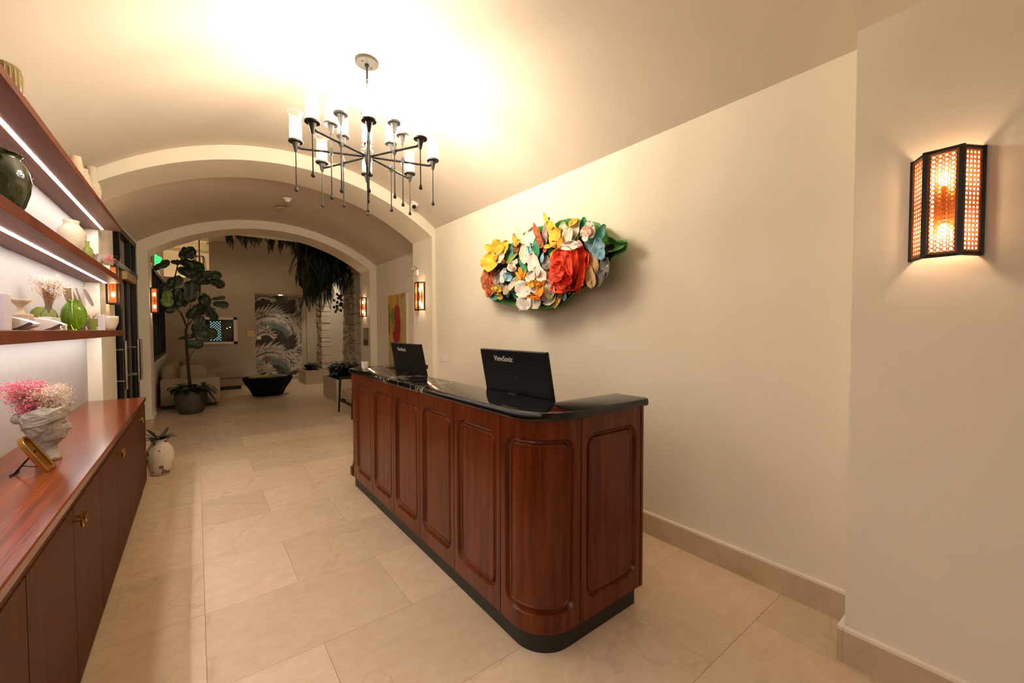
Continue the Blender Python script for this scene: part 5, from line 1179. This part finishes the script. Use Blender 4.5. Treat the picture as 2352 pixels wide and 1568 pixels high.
for rep_ in range(2, -2, -1):
    z0 = rep_*1.09-.10
    for ox in (-.02, 1.32):
        feather(ox+.95, z0+1.15, .38, 200, 330, 12, .26, 0); feather(ox+1.25, z0+.75, .50, 150, 215, 12, .28, 0, 1)
        feather(ox+.52, z0+.20, .80, 60, -15, 20, .30, 0); feather(ox+.50, z0+.22, .72, 150, 65, 20, .30, 0)
        sweep(3, ox+.50, z0+.17, .70, .24, 176, 2)
        sweep(1, ox+.50, z0+.15, .64, .36, 174, 6); sweep(2, ox+.52, z0+.12, .50, .34, 140, 0); sweep(0, ox+.49, z0+.16, .65, .55, 172, 50)
        feather(ox+.46, z0+.28, .54, 178, 60, 22, .27, 0); feather(ox+.50, z0+.24, .60, 62, 8, 12, .24, 0)
        sweep(3, ox+.30, z0-.08, .40, .12, 160, 10)
        feather(ox+.34, z0+.02, .30, 175, 40, 14, .20, 0)
        for q in range(16):
            A = radians(-20+q*14); lens(0 if q % 4 else 3, ox+.36+.04*cos(A), z0+.40+.03*sin(A), A, rnd.uniform(.12, .2), .015)
        for q in range(14): lens(3, ox+rnd.uniform(0, 1.3), z0+rnd.uniform(.1, 1.1), rnd.uniform(.3, 2.6), rnd.uniform(.10, .2), .012)
for q, bb in enumerate(fb_): bb.build('printed_leaves', prints[q], parent=wp)['kind'] = 'stuff'
part('switch', [(.12, .22, -.012, -.003, 1.12, 1.22)], M['white'], wp)
b = MB(); b.lathe([(.05, 0), (.05, .01)], 16, mat4=T(1.98, 13.75, oz-.012)); tag(b.build('recessed_downlight', M['spot']), 'tiny lit recessed downlight over the palm wallpaper', 'downlight')
# ---- hanging ferns
def frond_mesh(L_, W_, n_, seed, curve):
    b = MB(); rnd = random.Random(seed); pts = []
    for i in range(n_+1):
        t_ = i/n_; pts.append(Vector((curve*L_*t_*(1-.45*t_), 0, -L_*t_*(.35+.65*t_))))
    b.tube(pts, [.004]*n_+[.001], 4, cap=False)
    for i in range(1, n_+1):
        t_ = i/n_; wd = W_*sin(pi*min(1, .12+t_*.86))**.7
        for s_ in (-1, 1):
            p = pts[i]; d = Vector((.25, s_, -.55)).normalized()*wd; o = Vector((0, 0, -L_/n_*.42))
            b.add([p, p+d*.5+o+Vector((0, 0, .012)), p+d, p+d*.5+o*1.6-Vector((0, 0, .012))], [(0, 1, 2, 3)])
    return b
fprot = [frond_mesh(.62, .11, 34, 1, .6), frond_mesh(.45, .085, 28, 2, .8), frond_mesh(.8, .12, 40, 3, .35)]
hg = thing('hanging_ferns', 'huge dark mass of hanging ferns spilling from the lobby ceiling', 'hanging plants', (2.2, 10.3, 3.6)); hgo = Vector((2.2, 10.3, 3.6))
base_ = []
def frond(parent, org, pos, rz, tilt, sc_, rnd):
    k_ = rnd.randrange(3)
    key = ('f', k_)
    if key not in protos: o = fprot[k_].build('frond', M['fern'], parent=parent); protos[key] = o
    else: o = copyo(protos[key], parent)
    o.location = pos-org; o.rotation_euler = (0, tilt, rz); o.scale = (sc_, sc_, sc_)
rnd = random.Random(77)
# hull of the mass in photo pixels: (px, py top, py bottom)
hull = [(690, 560, 660), (705, 560, 700), (720, 560, 715), (735, 565, 700), (750, 575, 690), (765, 580, 675), (780, 590, 668), (795, 595, 672), (810, 605, 668), (825, 615, 665), (836, 625, 660)]
cnt = 0
for px_, p0, p1 in hull:
    nn_ = int((p1-p0)/5)
    for k_ in range(nn_):
        dy = 10.0+rnd.uniform(0, 1.1); pp_ = at(px_+8+rnd.uniform(-7, 7), p0-12+(p1-p0)*(k_/nn_)*.80, 'y', dy)
        frond(hg, hgo, pp_, rnd.uniform(0, 2*pi), rnd.uniform(-.4, .3), rnd.uniform(.55, 1.0), rnd); cnt += 1
core = MB()
for px_, p0, p1 in hull[1:-1]:
    c0, c1 = at(px_, p0-20, 'y', 10.7), at(px_, p1-30, 'y', 10.7)
    core.lathe([(.02, 0), (.16, .15), (.22, (c0.z-c1.z)*.6), (.2, c0.z-c1.z)], 10, mat4=T(*(Vector((c1.x, c1.y, c1.z))-hgo)), warp=lambda a, z: 1+.3*noise.noise(Vector((cos(a)*2, sin(a)*2, z*4))))
core.build('moss_core', M['soil'], parent=hg)
iv = MB()
for k_ in range(16):
    p = at(776+rnd.uniform(-6, 6), 672+k_*2.6, 'y', 9.9)-hgo; leaf_mesh(iv, p, Vector((rnd.uniform(-1, 1), rnd.uniform(-.5, .5), -.6)), Vector((0, 1, 0)), .09, .07, .2, n=3)
iv.build('ivy_strand', M['dkleaf'], parent=hg)
hg2 = thing('fern_row', 'thin row of ferns hanging along the lobby ceiling beam', 'hanging plants', (1.2, 11.5, 3.6)); h2o = Vector((1.2, 11.5, 3.6))
for k_ in range(90):
    px_ = 512+abs(rnd.gauss(0, 1))*0+190*rnd.random()**.75; pp_ = at(px_, 534+max(0, (px_-600)*.12), 'y', 11.5); pp_.z = min(pp_.z, 3.79); frond(hg2, h2o, pp_, rnd.uniform(0, 6.28), rnd.uniform(-.6, .4), rnd.uniform(.22, .62), rnd)
# ---- pendant lamp
pz = at(457, 545, 'y', 11.5)
pd_ = thing('pendant_lamp', 'open cage pendant lamp with a bare bulb over the fig tree', 'pendant lamp', (.085, 11.5, 0))
b = MB(); b.lathe([(.10, 3.54), (.11, 3.55), (.11, 3.57), (.02, 3.575)], 20); b.tube([(0, 0, 3.57), (0, 0, 4.25)], .006, 6); b.build('canopy', M['brass'], parent=pd_, smooth=True, angle=40)
b = MB(); b.tube([(0, 0, 3.54), (0, 0, 3.14)], .012, 8); b.build('stem', M['brassd'], parent=pd_)
b = MB()
for a in range(4):
    x, y = cos(a*pi/2+.6), sin(a*pi/2+.6); x2, y2 = cos((a+1)*pi/2+.6), sin((a+1)*pi/2+.6)
    b.tube([(x*.10, y*.10, 3.14), (x*.18, y*.18, 2.58)], .009, 4); b.tube([(x*.10, y*.10, 3.14), (x2*.10, y2*.10, 3.14)], .009, 4); b.tube([(x*.18, y*.18, 2.58), (x2*.18, y2*.18, 2.58)], .009, 4); b.tube([(0, 0, 3.14), (x*.10, y*.10, 3.14)], .007, 4)
b.build('cage', M['black'], parent=pd_)
b = MB(); b.lathe([(.012, -.07), (.035, -.03), (.042, .0), (.03, .04), (.014, .06)], 14, mat4=T(0, 0, 2.93)); b.build('bulb', M['pbulb'], parent=pd_, smooth=True)
b = MB(); b.tube([(0, 0, 3.14), (0, 0, 2.98)], .016, 8); b.build('socket', M['brass'], parent=pd_)
# ---- exit sign
ex = thing('exit_sign', 'glowing green exit sign seen edge on by the far left arch', 'exit sign', (-.53, 10.0, 2.77), -.14)
part('backing', [(-.012, -.006, -.27, .27, -.13, .13)], M['exitface'], ex)
part('mount_bar', [(-.09, .0, -.02, .02, .13, .16)], M['white'], ex)
text_mesh('EXIT', .24, M['green_e'], 'lettering', ex, R(pi/2, 'Z') @ R(pi/2, 'X'), ext=.004)
# ---- air vent in raised ceiling
vt = thing('air_vent', 'grey slatted air vent in the raised lobby ceiling', 'vent', (-.75, 15.0, 4.24))
part('frame', [(-.28, .28, -.28, .28, -.008, 0)], M['farwall'], vt)
for q in range(7): part('slat', [(-.25, .25, -.24+q*.07, -.21+q*.07, -.014, -.008)], M['grout'], vt)
# ================================================================== LAMPS outside the view and in fittings
def area(name, loc, rot, sx, sy, e, col):
    l = bpy.data.lights.new(name, 'AREA'); l.shape = 'RECTANGLE'; l.size = sx; l.size_y = sy; l.energy = e; l.color = col
    o = bpy.data.objects.new(name, l); COL.objects.link(o); o.location = loc; o.rotation_euler = rot; return o
def spot(name, loc, e, col, size=1.6, r=.05, rot=(0, 0, 0)):
    l = bpy.data.lights.new(name, 'SPOT'); l.energy = e; l.color = col; l.spot_size = size; l.spot_blend = .6; l.shadow_soft_size = r
    o = bpy.data.objects.new(name, l); COL.objects.link(o); o.location = loc; o.rotation_euler = rot; return o
spot('recess_light', (1.98, 13.75, oz-.03), 14, (1, .85, .65))
spot('opening_light', (2.55, 12.0, 3.7), 110, (1, .84, .64), 1.7, .1, rot=(0, -.28, 0))
spot('lobby_light', (.8, 12.3, 3.7), 9, (1, .75, .48), 2.4, .1)
area('upper_room_light', (-.3, 15.3, 2.4), (pi, 0, 0), 1.2, 1.0, 24, (1, .72, .40))
